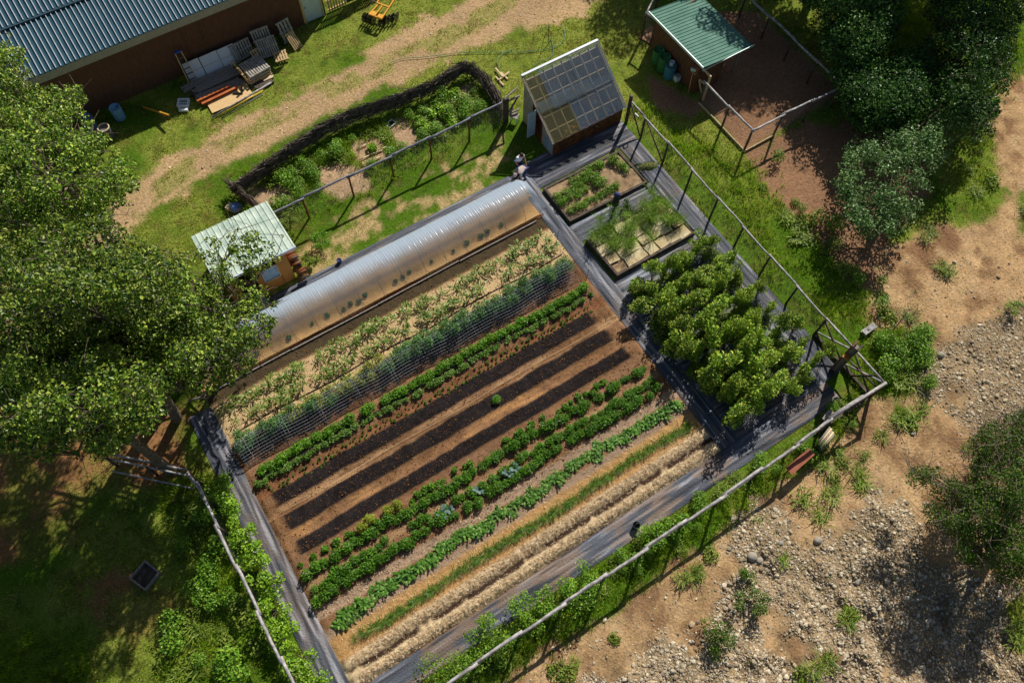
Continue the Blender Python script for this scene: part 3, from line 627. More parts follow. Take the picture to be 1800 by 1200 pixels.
# ================================================================ GREENHOUSE with corrugated clear roof
gx0, gx1, gyb, gyf, zr, zf_ = 17.15, 22.05, 25.05, 21.85, 3.3, 1.15
gh = thing('greenhouse', 'wooden lean-to greenhouse with a corrugated clear plastic roof, between back fence and right fence', 'greenhouse', ((gx0+gx1)/2, (gyb+gyf)/2, 0))
O = np.array([(gx0+gx1)/2, (gyb+gyf)/2, 0.]); gp = lambda x, y, z: (x-O[0], y-O[1], z)
gwall = pm('old_painted_boards', S(150, 140, 124), S(190, 182, 168), .8, 3, .4, 25, stretch=(4, 4, .7))
gwin = pm('cloudy_pane', S(130, 160, 190), S(170, 190, 206), .25, 3, 0, spec=.6)
def rz_(y): return zf_+(zr-zf_)*(y-gyf)/(gyb-gyf)
def polywall(name, x, ys, mat, th, par):       # side wall with sloping top
    m = MB(); P = [(ys[0], 0), (ys[1], 0), (ys[1], rz_(ys[1])-.1), (ys[0], rz_(ys[0])-.1)]
    V = [gp(x-th/2, y, z) for y, z in P]+[gp(x+th/2, y, z) for y, z in P]
    m.add(V, [(3, 2, 1, 0), (4, 5, 6, 7), (0, 1, 5, 4), (1, 2, 6, 5), (2, 3, 7, 6), (3, 0, 4, 7)]); return m.build(name, mat, par)
polywall('side_wall', gx0+.15, (24.0, 24.95), gwall, .06, gh); polywall('side_wall', gx0+.15, (22.0, 23.05), gwall, .06, gh)
polywall('side_wall', gx1-.15, (22.0, 24.95), gwall, .06, gh)
m = MB(); m.box(gp(gx0+.13, 23.1, 1.0), (.1, .09, 2.0)); m.box(gp(gx0+.13, 23.95, 1.1), (.1, .09, 2.3)); m.build('door_frame', pm('red_brown_frame', S(120, 52, 30), S(96, 44, 30), .7), gh)
m = MB(); m.box(gp(gx0-.12, 23.75, .98), (.5, .05, 1.9), 0); m.build('door', pm('pale_blue_boards', S(170, 196, 214), S(196, 210, 220), .6), gh)
for y in (22.2, 22.62): m = MB(); m.box(gp(gx0+.1, y, .55), (.03, .3, .8)); m.build('window', gwin, gh)
m = MB(); m.box(gp((gx0+gx1)/2, 22.0, .48), (gx1-gx0-.3, .06, .96)); m.build('front_wall', pm('rusty_dark_boards', S(66, 40, 30), S(140, 82, 44), .85, 2.2, .4, 20, stretch=(1.5, 1, 3)), gh)
m = MB(); m.box(gp((gx0+gx1)/2, 24.95, 1.5), (gx1-gx0-.3, .06, 3.0)); m.build('back_wall', gwall, gh)
m = MB(); m.beam(gp(gx0, gyb+.02, zr+.05), gp(gx1, gyb+.02, zr+.05), .13, .05); m.build('ridge_cap', pm('white_metal_cap', S(206, 212, 226), S(220, 224, 232), .35, 4, spec=.6), gh)
for i, x in enumerate(np.linspace(gx0+.12, gx1-.12, 9)):
    m = MB(); m.beam(gp(x, gyf+.1, rz_(gyf+.1)-.09), gp(x, gyb-.05, rz_(gyb-.05)-.09), .04, .1); m.build('rafter', wood_pale, gh)
for y in (22.45, 23.1, 23.3, 23.9, 24.45): m = MB(); m.beam(gp(gx0+.15, y, rz_(y)-.08), gp(gx1-.15, y, rz_(y)-.08), .05, .05); m.build('purlin', wood_pale, gh)
for x in (gx0+.02, gx1-.02): m = MB(); m.beam(gp(x, gyf, rz_(gyf)+.02), gp(x, gyb, rz_(gyb)+.02), .09, .06); m.build('barge_board', wood_grey, gh)
def clearm(name, col, tr=.5, rough=.22):
    m, n, l, b = _new(name); b.inputs['Base Color'].default_value = (*col, 1); b.inputs['Roughness'].default_value = rough; b.inputs['Specular IOR Level'].default_value = .5
    t = n.new('ShaderNodeBsdfTransparent'); t.inputs[0].default_value = (.92, .92, .86, 1)
    mx = n.new('ShaderNodeMixShader'); nz = n.new('ShaderNodeTexNoise'); nz.inputs['Scale'].default_value = 1.6; nz.inputs['Detail'].default_value = 5
    tc = n.new('ShaderNodeTexCoord'); l.new(tc.outputs['Object'], nz.inputs[0])
    mr = n.new('ShaderNodeMapRange'); mr.inputs['To Min'].default_value = tr-.12; mr.inputs['To Max'].default_value = tr+.12; l.new(nz.outputs['Fac'], mr.inputs[0]); l.new(mr.outputs[0], mx.inputs[0])
    l.new(b.outputs[0], mx.inputs[1]); l.new(t.outputs[0], mx.inputs[2]); l.new(mx.outputs[0], n['Material Output'].inputs[0]); return m
cA = clearm('clear_corrugated', tuple(S(150, 166, 186)), .62); cB = clearm('yellowed_corrugated', tuple(S(150, 146, 108)), .6); cC = clearm('milky_corrugated', tuple(S(170, 184, 196)), .74)
def corr(name, x0, x1, y0, y1, mat, lift=0.0):
    n = int((x1-x0)/.0125); xs = np.linspace(x0, x1, n); V = []; dn = np.array([0, -(zr-zf_), gyb-gyf]); dn = dn/np.linalg.norm(dn)
    for y in (y0, y1):
        for x in xs: V.append(np.array(gp(x, y, rz_(y)))+dn*(lift+.02+.012*math.sin(x*2*math.pi/.076)))
    m = MB(); m.add(V, [(i, i+1, n+i+1, n+i) for i in range(n-1)]); return m.build(name, mat, gh, True)
corr('roof_sheet', gx0, gx0+1.05, 23.25, gyb, cB, .003); corr('roof_sheet', gx0+.95, gx0+2.9, 23.2, gyb, cA, .03); corr('roof_sheet', gx0+2.8, gx1, 23.22, gyb, cA, .057)
corr('roof_sheet', gx0, gx0+1.95, gyf, 23.6, cB, -.012); corr('roof_sheet', gx0+1.85, gx0+3.7, gyf, 23.55, cA, -.008); corr('roof_sheet', gx0+3.6, gx1, gyf, 23.55, cA, .02); corr('roof_sheet', gx0+.1, gx0+3.4, 23.3, 23.75, cC, .075)
# benches and floor inside
m = MB(); m.box(gp(20.9, 23.6, .8), (1.0, 2.4, .05)); m.box(gp(19.4, 22.5, .75), (2.0, .6, .05)); m.build('bench', wood_warm, gh)
m = MB(); m.box(gp(19.6, 23.4, .02), (4.5, 2.9, .03)); m.build('floor', wood_brown, gh)
V, Q = leaves(np.array(gp(20, 22.6, .9))+rng.normal(size=(900, 3))*[.8, .25, .12], .09, .5); npmesh('seedlings', V, [Q], leafm('seedling_leaf', [S(60, 110, 30), S(90, 140, 50)]), gh)
m = MB(); m.tube([gp(20.9, 23.2, .86), gp(20.95, 23.2, 1.1)], [.12, .1], 12); m.build('white_tub', white_m, gh, True)

# ================================================================ CHICKEN COOP + pen
cx0, cx1, cy0, cy1 = 26.75, 29.9, 21.45, 25.6
co = thing('chicken_coop', 'brown wooden coop with a green ribbed metal roof beside the fenced pen', 'coop', (28.3, 23.5, 0)); O = np.array([28.3, 23.5, 0.]); gp = lambda x, y, z: (x-O[0], y-O[1], z)
cw = pm('brown_coop_boards', S(86, 60, 44), S(122, 88, 62), .85, 3, .4, 25, stretch=(4, 4, .7))
m = MB(); m.box(gp(cx0, (cy0+cy1)/2, 1.12), (.08, cy1-cy0, 2.24)); m.build('side_wall', cw, co)
m = MB(); m.box(gp(cx0+.9, cy0, 1.1), (1.7, .08, 2.2)); m.build('front_wall', cw, co)
m = MB(); m.box(gp((cx0+cx1)/2-.1, cy1, 1.1), (cx1-cx0-.4, .08, 2.15)); m.build('back_wall', cw, co)
m = MB(); m.box(gp(cx0+1.75, (cy0+cy1)/2, 1.05), (.08, cy1-cy0-.1, 2.1)); m.build('inner_wall', cw, co)
for y in (cy0+.1, cy1-.1): m = MB(); m.beam(gp(29.75, y, 0), gp(29.75, y, 1.95), .1, .1, (0, 1, 0)); m.build('roof_post', wood_grey, co)
groof = pm('green_metal_roof', S(84, 124, 110), S(104, 142, 126), .7, 1.5, .08, 10, spec=.08)
m = MB(); n = 22; rx0, rx1, ry0, ry1 = 26.45, 30.15, 21.1, 26.05; V = []; prof = []
for i in range(n):
    a = ry0+(ry1-ry0)*i/n; s = (ry1-ry0)/n; prof += [(a, 0), (a+s*.8, 0), (a+s*.86, .03), (a+s*.94, .03)]
prof.append((ry1, 0)); k = len(prof)
for th in (0, -.03):
    for x, z in ((rx0, 2.42), (rx1, 2.05)):
        for y, h in prof: V.append(gp(x, y, z+h+th))
Q = [(i, k+i, k+i+1, i+1) for i in range(k-1)]+[(2*k+i, 2*k+i+1, 3*k+i+1, 3*k+i) for i in range(k-1)]+[(i, i+1, 2*k+i+1, 2*k+i) for i in range(k-1)]+[(k+i+1, k+i, 3*k+i, 3*k+i+1) for i in range(k-1)]
m.add(V, Q); m.build('roof', groof, co)
m = MB(); m.box(gp(rx0-.02, (ry0+ry1)/2, 2.4), (.05, ry1-ry0+.04, .14)); m.build('eave_trim', pm('pale_green_trim', S(176, 206, 206), S(196, 220, 218), .4, 4, spec=.6), co)
m = MB(); m.box(gp((rx0+rx1)/2, ry0-.02, 2.2), (rx1-rx0, .03, .06)); m.build('gable_trim', pm('pale_green_trim', None), co)
m = MB(); m.box(gp(cx0-.06, 21.85, .95), (.04, .62, 1.8)); dr = m.build('door', wood_brown, co)
m = MB(); m.box(gp(cx0-.09, 21.85, 1.3), (.03, .4, .06)); m.build('latch', wood_pale, co)
for sgn in (0, 1): m = MB(); m.beam(gp(cx0+.1+.0*sgn, 20.75, 0), gp(cx0+.1, 20.75, 1.9), .1, .1, (0, 1, 0)); 
m.build('doorway_post', wood_pale, co)
m = MB(); m.beam(gp(cx0+.1, 20.75, 1.85), gp(cx0+.05, 21.4, 1.95), .09, .09); m.beam(gp(cx0+.1, 20.75, 1.1), gp(cx0+.05, 21.4, 1.1), .07, .07); m.beam(gp(cx0+.1, 20.8, .1), gp(cx0+.05, 21.4, 1.05), .06, .06); m.build('doorway_rails', wood_pale, co)
pole('broom with pale bristles leaning beside the coop door', (26.45, 21.6, .05), (26.62, 21.85, 1.5), .02, wood_pale, 'broom', 'broom')
t = [o for o in COL.objects if o.name.startswith('broom')][0]; m = MB(); m.box((.17, .25, 1.55), (.12, .3, .16), .5); m.build('bristles', pm('pale_bristle', S(190, 214, 214), None, .7), t)
drum('large green barrel farthest left at the coop wall', (26.35, 24.5, 0), .33, .95, pm('green_plastic', S(52, 112, 62), S(62, 124, 74), .5))
drum('large green barrel between the other two barrels at the coop', (26.3, 23.85, 0), .34, 1.0, pm('green_plastic', None))
drum('blue-green barrel carrying a white bucket at the coop wall', (26.25, 23.2, 0), .31, .9, pm('teal_plastic', S(60, 120, 140), S(70, 132, 150), .5))
t = thing('bucket', 'small white bucket standing on the blue-green barrel', 'bucket', (26.25, 23.2, .9)); m = MB(); m.lathe([(0, 0), (.11, 0), (.14, .26), (.15, .27), (.135, .27), (.105, .02), (0, .02)], (0, 0, 0), 16); m.build('body', white_m, t, True)
m = MB(); m.tube([(-.14, 0, .25), (-.1, .1, .33), (0, .15, .36), (.1, .1, .33), (.14, 0, .25)], .006, 5); m.build('handle', wire_m, t)
t = thing('milk_crate', 'pale box wedged behind the barrels at the coop', 'box', (26.5, 22.75, 0)); m = MB(); m.box((0, 0, .18), (.3, .3, .36)); m.build('body', board_w, t); m = MB(); m.box((0, 0, .37), (.33, .33, .03)); m.build('lid', pal_grey, t)
# pen fences (logs on posts with wire)
pf = [(26.55, 20.7), (26.5, 18.6), (26.55, 16.7)]
fence('rail_fence', 'grey log pen fence running from the coop doorway to the near pen corner', pf, 1.65, .06, .06, wood_dark, rail_m)
fence('rail_fence', 'log rail on the front side of the chicken pen, facing the bare earth', [(26.55, 16.7), (28.65, 16.65), (30.75, 16.55), (32.85, 16.5)], 1.65, .065, .06, wood_dark, rail_m)
fence('rail_fence', 'shaded log fence on the far side of the pen, under the dark trees', [(32.85, 16.5), (32.9, 18.6), (32.92, 20.65), (32.9, 22.7), (32.9, 24.8), (32.9, 27.0)], 1.65, .065, .06, wood_dark, rail_m)
fence('rail_fence', 'short pole fence on the lawn behind the green-roofed coop', [(26.9, 25.8), (26.75, 26.5), (28.8, 27.9), (31.0, 28.0), (32.9, 27.0)], 1.8, .05, .06, wood_dark, rail_m)
t = thing('plywood_mat', 'brown board lying on the ground behind the barrels', 'board', (27.35, 26.35, .02), R_(20)); m = MB(); m.box((0, 0, .015), (1.2, 1.0, .03)); m.build('sheet', pm('brown_ply', S(150, 112, 84), S(168, 130, 98), .8), t)
m = MB(); m.box((0, -.52, .03), (1.25, .05, .06)); m.build('edge_board', wood_dark, t)
t = thing('kick_board', 'low base boards along the outer foot of the pen', 'board', (26.5, 16.6, 0))
m = MB(); m.beam((0, 0, .06), (0, 4.1, .06), .04, .14); m.build('side_board', wood_pale, t); m = MB(); m.beam((0.05, 0, .06), (2.2, 0, .06), .04, .14); m.build('front_board', wood_pale, t)

# ================================================================ SMALL PALE-ROOFED SHED (left)
sh = thing('garden_shed', 'small shed with a pale mint ribbed roof and honey-coloured walls under the tree', 'shed', (.6, 24, 0)); O = np.array([.6, 24, 0.]); gp = lambda x, y, z: (x-O[0], y-O[1], z)
mint = pm('mint_metal_roof', S(164, 184, 170), S(204, 216, 202), .45, 2, .05, 10, spec=.5)
t0 = roofpanel('roof', -1.4-O[0], 2.58-O[0], 22.22-O[1], 2.72, 25.75-O[1], 2.15, .28, .03, mint, sh)
m = MB(); m.box(gp(.59, 22.19, 2.66), (4.02, .05, .16)); m.build('front_trim', pm('white_blue_trim', S(206, 214, 232), S(218, 224, 236), .35, 4, spec=.6), sh)
for xw in (1.98, -1.1):
    m = MB(); P = [(22.46, 0), (25.5, 0), (25.5, 2.12), (22.46, 2.62)]; V = [gp(xw-.04, y, z) for y, z in P]+[gp(xw+.04, y, z) for y, z in P]
    m.add(V, [(3, 2, 1, 0), (4, 5, 6, 7), (0, 1, 5, 4), (1, 2, 6, 5), (2, 3, 7, 6), (3, 0, 4, 7)]); m.build('side_wall', wood_warm, sh)
m = MB(); m.box(gp(.44, 25.55, 1.03), (3.05, .08, 2.06)); m.build('back_wall', wood_warm, sh)
for c, s in (((1.72, 22.42, 1.22), (.6, .07, 2.44)), ((1.0, 22.42, .4), (.9, .07, .8)), ((.42, 22.42, 1.22), (.3, .07, 2.44)), ((-.85, 22.42, 1.22), (.5, .07, 2.44))): m = MB(); m.box(gp(*c), s); m.build('front_wall', wood_warm, sh)
m = MB(); m.box(gp(1.0, 22.42, 1.35), (.84, .04, .95)); wn = m.build('window', gwin, sh); m = MB(); [m.box(gp(x, 22.38, 1.35), (.05, .06, 1.05)) for x in (.6, 1.4)]; m.box(gp(1, 22.38, 1.86), (.85, .06, .05)); m.box(gp(1, 22.38, .84), (.85, .06, .05)); m.build('window_frame', wood_pale, wn)
t = thing('door_step', 'pale grey slab in front of the small shed door', 'slab', (-.2, 21.95, 0)); m = MB(); m.box((0, 0, .05), (.9, .7, .1)); m.build('slab', pm('concrete', S(150, 148, 156), S(170, 168, 174), .8, 6, .3), t)
m = MB(); m.box((0, .4, .12), (.7, .12, .06)); m.build('threshold', wood_pale, t)
t = thing('firewood_heap', 'heap of brown stacked firewood at the right wall of the small shed', 'firewood', (2.35, 23.0, 0))
for k in range(34):
    m = MB(); y = rng.uniform(-1.1, 1.0); z = rng.uniform(.06, .75); m.tube([(-.22, y, z), (.22+rng.uniform(-.05, .08), y+rng.normal()*.03, z)], .065, 7); m.build('split_log', wood_brown if k % 3 else wood_dark, t, True)
t = thing('blue_tarp_scrap', 'blue and brown bag lying in weeds beyond the small shed', 'bag', tuple(G(416, 368)), 0)
m = MB(); m.lathe([(.0, .0), (.28, .03), (.33, .15), (.25, .3), (.1, .36), (0, .34)], (0, 0, 0), 9); m.build('bag', pm('blue_bag', S(60, 110, 180), S(120, 150, 190), .5, 5, .8, 9), t, True)
m = MB(); m.box((-.25, .25, .12), (.4, .25, .22), .6); m.build('cardboard', wood_pale, t)

# ================================================================ PLASTIC TUNNEL
tx0, tx1, ty, tr = -4.6, 14.35, 20.28, 1.2
tun = thing('plastic_tunnel', 'long low grow tunnel covered with shiny clear plastic film, along the top of the garden', 'tunnel', (0, ty, 0))
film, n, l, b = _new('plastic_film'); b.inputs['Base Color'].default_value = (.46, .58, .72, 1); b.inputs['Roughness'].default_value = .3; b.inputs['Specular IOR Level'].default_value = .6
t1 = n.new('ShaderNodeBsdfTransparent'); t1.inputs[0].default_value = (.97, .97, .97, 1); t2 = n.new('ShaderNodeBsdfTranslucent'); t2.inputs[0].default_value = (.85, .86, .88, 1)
# sky reflection painted as milky blue film on the rear (upper) half, front clear
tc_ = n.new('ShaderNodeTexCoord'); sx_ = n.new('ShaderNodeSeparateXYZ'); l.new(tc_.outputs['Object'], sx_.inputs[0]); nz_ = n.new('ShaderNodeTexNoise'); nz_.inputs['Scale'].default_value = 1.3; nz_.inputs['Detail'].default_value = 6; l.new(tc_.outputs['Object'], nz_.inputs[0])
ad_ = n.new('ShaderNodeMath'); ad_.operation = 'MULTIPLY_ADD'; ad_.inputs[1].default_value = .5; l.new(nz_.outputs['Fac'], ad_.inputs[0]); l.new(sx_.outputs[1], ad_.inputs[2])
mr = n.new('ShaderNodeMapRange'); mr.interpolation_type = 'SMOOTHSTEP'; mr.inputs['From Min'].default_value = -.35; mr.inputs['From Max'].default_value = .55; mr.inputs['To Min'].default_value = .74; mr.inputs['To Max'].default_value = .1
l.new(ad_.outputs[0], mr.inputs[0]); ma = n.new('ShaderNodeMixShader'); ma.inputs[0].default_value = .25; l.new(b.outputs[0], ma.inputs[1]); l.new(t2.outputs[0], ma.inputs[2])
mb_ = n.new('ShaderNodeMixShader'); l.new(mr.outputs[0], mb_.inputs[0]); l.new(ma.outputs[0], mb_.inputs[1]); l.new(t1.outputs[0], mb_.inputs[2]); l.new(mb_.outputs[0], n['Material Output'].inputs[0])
nx = 760; na = 34; xs = np.linspace(tx0, tx1+.55, nx); an = np.linspace(0, math.pi, na); X, A = np.meshgrid(xs, an, indexing='ij')
pull = np.clip((X-tx1)/.55, 0, 1); hoop = np.abs(np.sin(X*math.pi/.155+.3*np.sin(X*2.1)))
rr = tr*(1-.007*hoop**.7+.03*(fbm(X*.9, A*2.2, 1, 3, 61)-.5)+.01*(fbm(X*6, A*1.5, 1, 2, 66)-.5)+.004*np.sin(X*61+A*4))
zz = rr*np.sin(A)*(1-.25*(1-np.sin(A))*0)*(1-.55*pull**1.4); yy = -rr*np.cos(A)*(1-.12*pull)
yy = yy+.04*(fbm(X, A, 2, 2, 62)-.5)
V = np.stack([X, yy, np.maximum(zz*.98, 0)+.03], -1).reshape(-1, 3); i, j = np.meshgrid(np.arange(nx-1), np.arange(na-1), indexing='ij'); a = (i*na+j).ravel()
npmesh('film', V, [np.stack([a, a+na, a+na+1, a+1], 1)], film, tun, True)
# end apron
V = [(tx1+.55, yy[-1, q], zz[-1, q]*.98+.03) for q in range(na)]+[(tx1+.75, yy[-1, q]*.98, .05) for q in range(na)]
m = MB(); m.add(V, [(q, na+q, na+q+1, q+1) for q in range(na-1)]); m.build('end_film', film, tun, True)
for k, x in enumerate(np.arange(tx0+.3, tx1, 1.2)):
    m = MB(); m.tube([(x, -(tr-.04)*math.cos(q), (tr-.05)*math.sin(q)+.01) for q in np.linspace(0, math.pi, 15)], .009, 6, False); m.build('hoop', wire_m, tun, True)
for y, sx in ((-tr-.07, .0), (tr+.05, .0)):
    m = MB(); m.tube([(x, y+.03*math.sin(x*1.3), .07) for x in np.linspace(tx0, tx1+.4, 40)], .03, 6); m.tube([(x, y-.09+.02*math.sin(x*2.1+1), .05) for x in np.linspace(tx0, tx1+.3, 40)], .022, 6); m.build('edge_roll', wood_brown if y < 0 else black_m, tun, True)
m = MB()
for x0 in np.arange(tx0, tx1-1, 4.7): m.beam((x0, -tr-.26, .06), (x0+4.66, -tr-.25+rng.uniform(-.03, .03), .06), .05, .14)
m.build('side_board', wood_grey, tun)
def tsoil_c(x, y):
    e = lambda q: q[..., None]; n = fbm(x, y, .7, 4, 71)-.5; c = S(240, 188, 116)*(1+e(n)*.8); c = c*(1-e(strip(y, 20.0, 20.3, .15))*.5)+S(132, 92, 62)*e(strip(y, 20.0, 20.3, .15))*.5; return c
gridmesh('tunnel_soil', np.arange(tx0, tx1+.5, .12), np.arange(19.1, 21.5, .08), lambda x, y: .012+fbm(x, y, .2, 3, 72)*.06, tsoil_c, colm('tilled_soil'))
gridmesh('weedy_verge', np.arange(-4.6, 14.5, .1), np.arange(18.93, 19.12, .06), lambda x, y: .008+fbm(x, y, .2, 3, 73)*.03, lambda x, y: S(70, 66, 36)*(1+fbm(x, y, .3, 3, 74)[..., None]*.8), colm('tilled_soil'))

# ================================================================ RAISED BEDS
def bed(label, poly, h=.22, mat=wood_dark, soil=None):
    t = thing('raised_bed', label, 'raised bed', (poly[0][0], poly[0][1], 0)); P = [np.array((x-poly[0][0], y-poly[0][1], h/2)) for x, y in poly]
    for i in range(4): a, c = P[i], P[(i+1) % 4]; d = (c-a)/np.linalg.norm(c-a); m = MB(); m.beam(a-d*.06, c-d*.065, .13, h); m.build('side_board', mat, t)
    me = MB(); n = 40; V = []; 
    for i in range(n+1):
        for j in range(n+1):
            u, v = i/n, j/n; p = (P[0]*(1-u)+P[1]*u)*(1-v)+(P[3]*(1-u)+P[2]*u)*v; V.append((p[0], p[1], h*.7+(float(fbm(np.array(p[0]), np.array(p[1]), .3, 3, 80))-.5)*.12))
    me.add(V, [(i*(n+1)+j, (i+1)*(n+1)+j, (i+1)*(n+1)+j+1, i*(n+1)+j+1) for i in range(n) for j in range(n)]); me.build('soil', soil, t, True); return t
bedsoil = pm('bed_soil', S(132, 108, 80), S(176, 148, 114), .95, 3, .9, 30)
b1 = bed('raised bed of dark boards holding potato-like bushy plants, next to the greenhouse', [(15.65, 20.25), (15.65, 17.85), (20.55, 17.75), (20.45, 20.2)], soil=bedsoil)
b2 = bed('raised bed mulched with pale boards and covered by feathery green plants', [(15.7, 16.35), (15.8, 13.85), (20.65, 13.8), (20.6, 16.5)], .3, wood_dark, bedsoil)
card = pm('cardboard', S(186, 164, 122), S(222, 208, 170), .9, 1.6, .2, 9)
for n_ in [q for q in card.node_tree.nodes if q.type == 'MAPPING']:
    ge_ = card.node_tree.nodes.new('ShaderNodeNewGeometry'); card.node_tree.links.new(ge_.outputs['Position'], n_.inputs[0])
for k in range(28):
    u, v = (k % 7)/7, (k//7)/4; x = 16.15+u*4.75+rng.uniform(-.06, .06); y = 14.15+v*2.5+rng.uniform(-.05, .05)
    if k in (0, 27): continue
    t = thing('mulch_sheet', 'pale flat mulch sheet lying among feathery plants in the raised bed', 'mulch sheet', (x, y, .275+.013*(k % 4)), R_(rng.uniform(-6, 6)), 'pale sheets in the feathery bed'); m = MB(); w, h2 = rng.uniform(.58, .7), rng.uniform(.5, .62)
    m.box((0, 0, 0), (w, h2, .012)); m.build('sheet', card, t)

# ================================================================ VEGETATION
L_tree = leafm('cottonwood_leaf', [S(44, 76, 18), S(78, 116, 26), S(130, 160, 42), S(182, 196, 84), S(64, 102, 22)], .45, .16, .4, .4)
L_dark = leafm('dark_tree_leaf', [S(34, 68, 28), S(56, 98, 38), S(120, 160, 74)], .45, .22, .28)
L_silver = leafm('silvery_leaf', [S(60, 100, 46), S(102, 142, 68), S(176, 208, 136)], .42, .28, .35)
L_shrub = leafm('shrub_leaf', [S(52, 88, 20), S(84, 120, 28), S(112, 142, 40)], .5, .2)
L_vine = leafm('vine_leaf', [S(100, 146, 26), S(142, 184, 44), S(172, 202, 66)], .4, .3, .4)
L_berry = leafm('berry_leaf', [S(78, 126, 40), S(122, 166, 50), S(172, 194, 66), S(196, 208, 88), S(66, 112, 42)], .45, .22, .25, .35)
L_bush = leafm('bush_leaf', [S(76, 122, 26), S(116, 160, 40), S(152, 184, 62)], .45, .25, .35)
L_corn = leafm('corn_leaf', [S(78, 108, 36), S(112, 142, 58), S(146, 166, 80)], .4, .3, .4)
L_pea = leafm('pea_leaf', [S(62, 108, 50), S(92, 136, 66), S(128, 160, 90)], .45, .25)
L_peay = leafm('yellowing_pea_leaf', [S(122, 140, 52), S(168, 166, 70), S(92, 128, 50)], .5, .25)
L_bean = leafm('bean_leaf', [S(72, 122, 22), S(104, 154, 34), S(136, 180, 54)], .45, .3)
L_bean2 = leafm('small_bean_leaf', [S(96, 134, 44), S(130, 162, 70), S(84, 122, 40)], .45, .3)
L_pot = leafm('potato_leaf', [S(58, 104, 18), S(86, 136, 26), S(116, 160, 40)], .45, .25)
L_chard = leafm('chard_leaf', [S(62, 112, 30), S(94, 144, 44), S(142, 176, 84)], .55, .3, .35, .3)
L_onion = leafm('onion_leaf', [S(84, 128, 36), S(112, 152, 50), S(66, 112, 32)], .45, .3)
L_dill = leafm('dill_leaf', [S(104, 142, 36), S(136, 168, 50), S(84, 124, 30)], .6, .3)
L_weed = leafm('weed_leaf', [S(84, 116, 30), S(122, 146, 44), S(158, 168, 72)], .55, .25)
L_kale = leafm('blue_cabbage_leaf', [S(100, 132, 120), S(128, 156, 146)], .5, .2)
L_yel = leafm('yellow_green_leaf', [S(140, 158, 36), S(168, 176, 52), S(116, 144, 34)], .5, .3)

def rnd_base(cl): c = np.array([p for p, r in cl]); return (c[:, 0].mean(), c[:, 1].mean(), -.1)
trees = [
 ('tall cottonwood tree farthest up the left edge, reaching over the barn corner', [(-60, 60), (30, 60), (65, 150), (140, 150), (150, 190), (200, 255), (245, 300), (240, 350), (190, 375), (100, 400), (-60, 420)], 200, 5, 11, .5, .95, None, 'tree'),
 ('wide cottonwood tree in the middle of the left edge', [(-60, 390), (190, 375), (225, 410), (330, 470), (300, 560), (180, 620), (-60, 600)], 190, 6, 13.5, .5, .95, None, 'tree'),
 ('slender cottonwood tree spreading over the small pale shed', [(330, 430), (420, 400), (512, 415), (525, 445), (470, 470), (450, 490), (495, 545), (440, 620), (330, 600), (215, 520), (240, 440)], 105, 4, 7.5, .38, .7, None, 'tree'),
 ('cottonwood tree beside the left end of the plastic tunnel, its trunk foot in view', [(260, 540), (400, 560), (490, 545), (480, 580), (440, 655), (385, 690), (300, 690), (240, 650)], 130, 4.5, 9.5, .4, .8, (-5.9, 18.5, -.1), 'tree'),
 ('extra tall cottonwood tree in the heart of the left canopy, behind its neighbours', [(100, 420), (330, 470), (350, 560), (300, 640), (180, 690), (40, 620), (20, 500)], 230, 5.5, 10, .5, .95, None, 'tree'),  # added to thicken the canopy and deepen the shade on the ground lower left
 ('cottonwood tree lowest on the left edge, above the shaded ground', [(-60, 580), (180, 600), (320, 640), (290, 735), (240, 765), (190, 800), (60, 810), (-60, 790)], 190, 6, 13, .5, .95, None, 'tree'),
]
for lab, poly, n, z0, z1, r0, r1, base, cat in trees:
    cl = canopy(poly, int(n*1.2), z0, z1, r0*.45, r1*.72); b = base or rnd_base(cl)
    make_tree('cottonwood_tree', lab, cat, b, cl, .15, 260, L_tree, bark_m, .22, 10, 'cottonwood trees on the left', .35, dead=1)
# saplings with trunk rising out of the left canopy edge
cl = canopy([(120, 340), (200, 340), (245, 350), (200, 375), (120, 400)], 10, 4, 6, .4, .6); make_tree('young_tree', 'young tree with a bare thin trunk at the top edge of the left canopy', 'tree', G(182, 440), cl, .11, 250, L_tree, bark_m, .08, 3)
for lab, poly, n, z0, z1 in (
  ('dark tree behind the far pen fence, near the top edge', [(1335, -80), (1425, 30), (1450, 110), (1560, 120), (1600, 0), (1600, -80)], 190, .8, 5),
  ('dark tree right of the pen, with glints of sun on its leaves', [(1450, 110), (1560, 100), (1640, 60), (1670, 160), (1600, 235), (1500, 235)], 260, .6, 3.6),
  ('half-lit tree in the upper right corner with bare twigs', [(1600, -80), (1880, -80), (1790, 60), (1780, 150), (1740, 240), (1660, 200), (1640, 60)], 190, 1.2, 5.2)):
    cl = canopy(poly, n, z0, z1, .5, .95); make_tree('broadleaf_tree', lab, 'tree', rnd_base(cl), cl, .16, 170, L_dark, bark_m, .2, 7, 'dark trees in the upper right', .35, dead=2 if 'half' in lab else 0)
cl = canopy([(1462, 320), (1495, 240), (1580, 222), (1655, 180), (1680, 255), (1650, 310), (1600, 400), (1560, 425), (1490, 415)], 150, 1.2, 3.8, .35, .65); make_tree('silvery_tree', 'rounded silvery green tree standing on the bare earth right of the pen', 'tree', G(1545, 400), cl, .14, 190, L_silver, bark_m, .14, 7)
cl = canopy([(1680, 240), (1640, 300), (1600, 250), (1680, 170), (1750, 200), (1720, 260)], 40, 1.5, 3.6, .4, .65); make_tree('silvery_tree', 'smaller silvery tree between the rounded one and the upper right tree', 'tree', rnd_base(cl), cl, .14, 160, L_silver, bark_m, .1, 4)
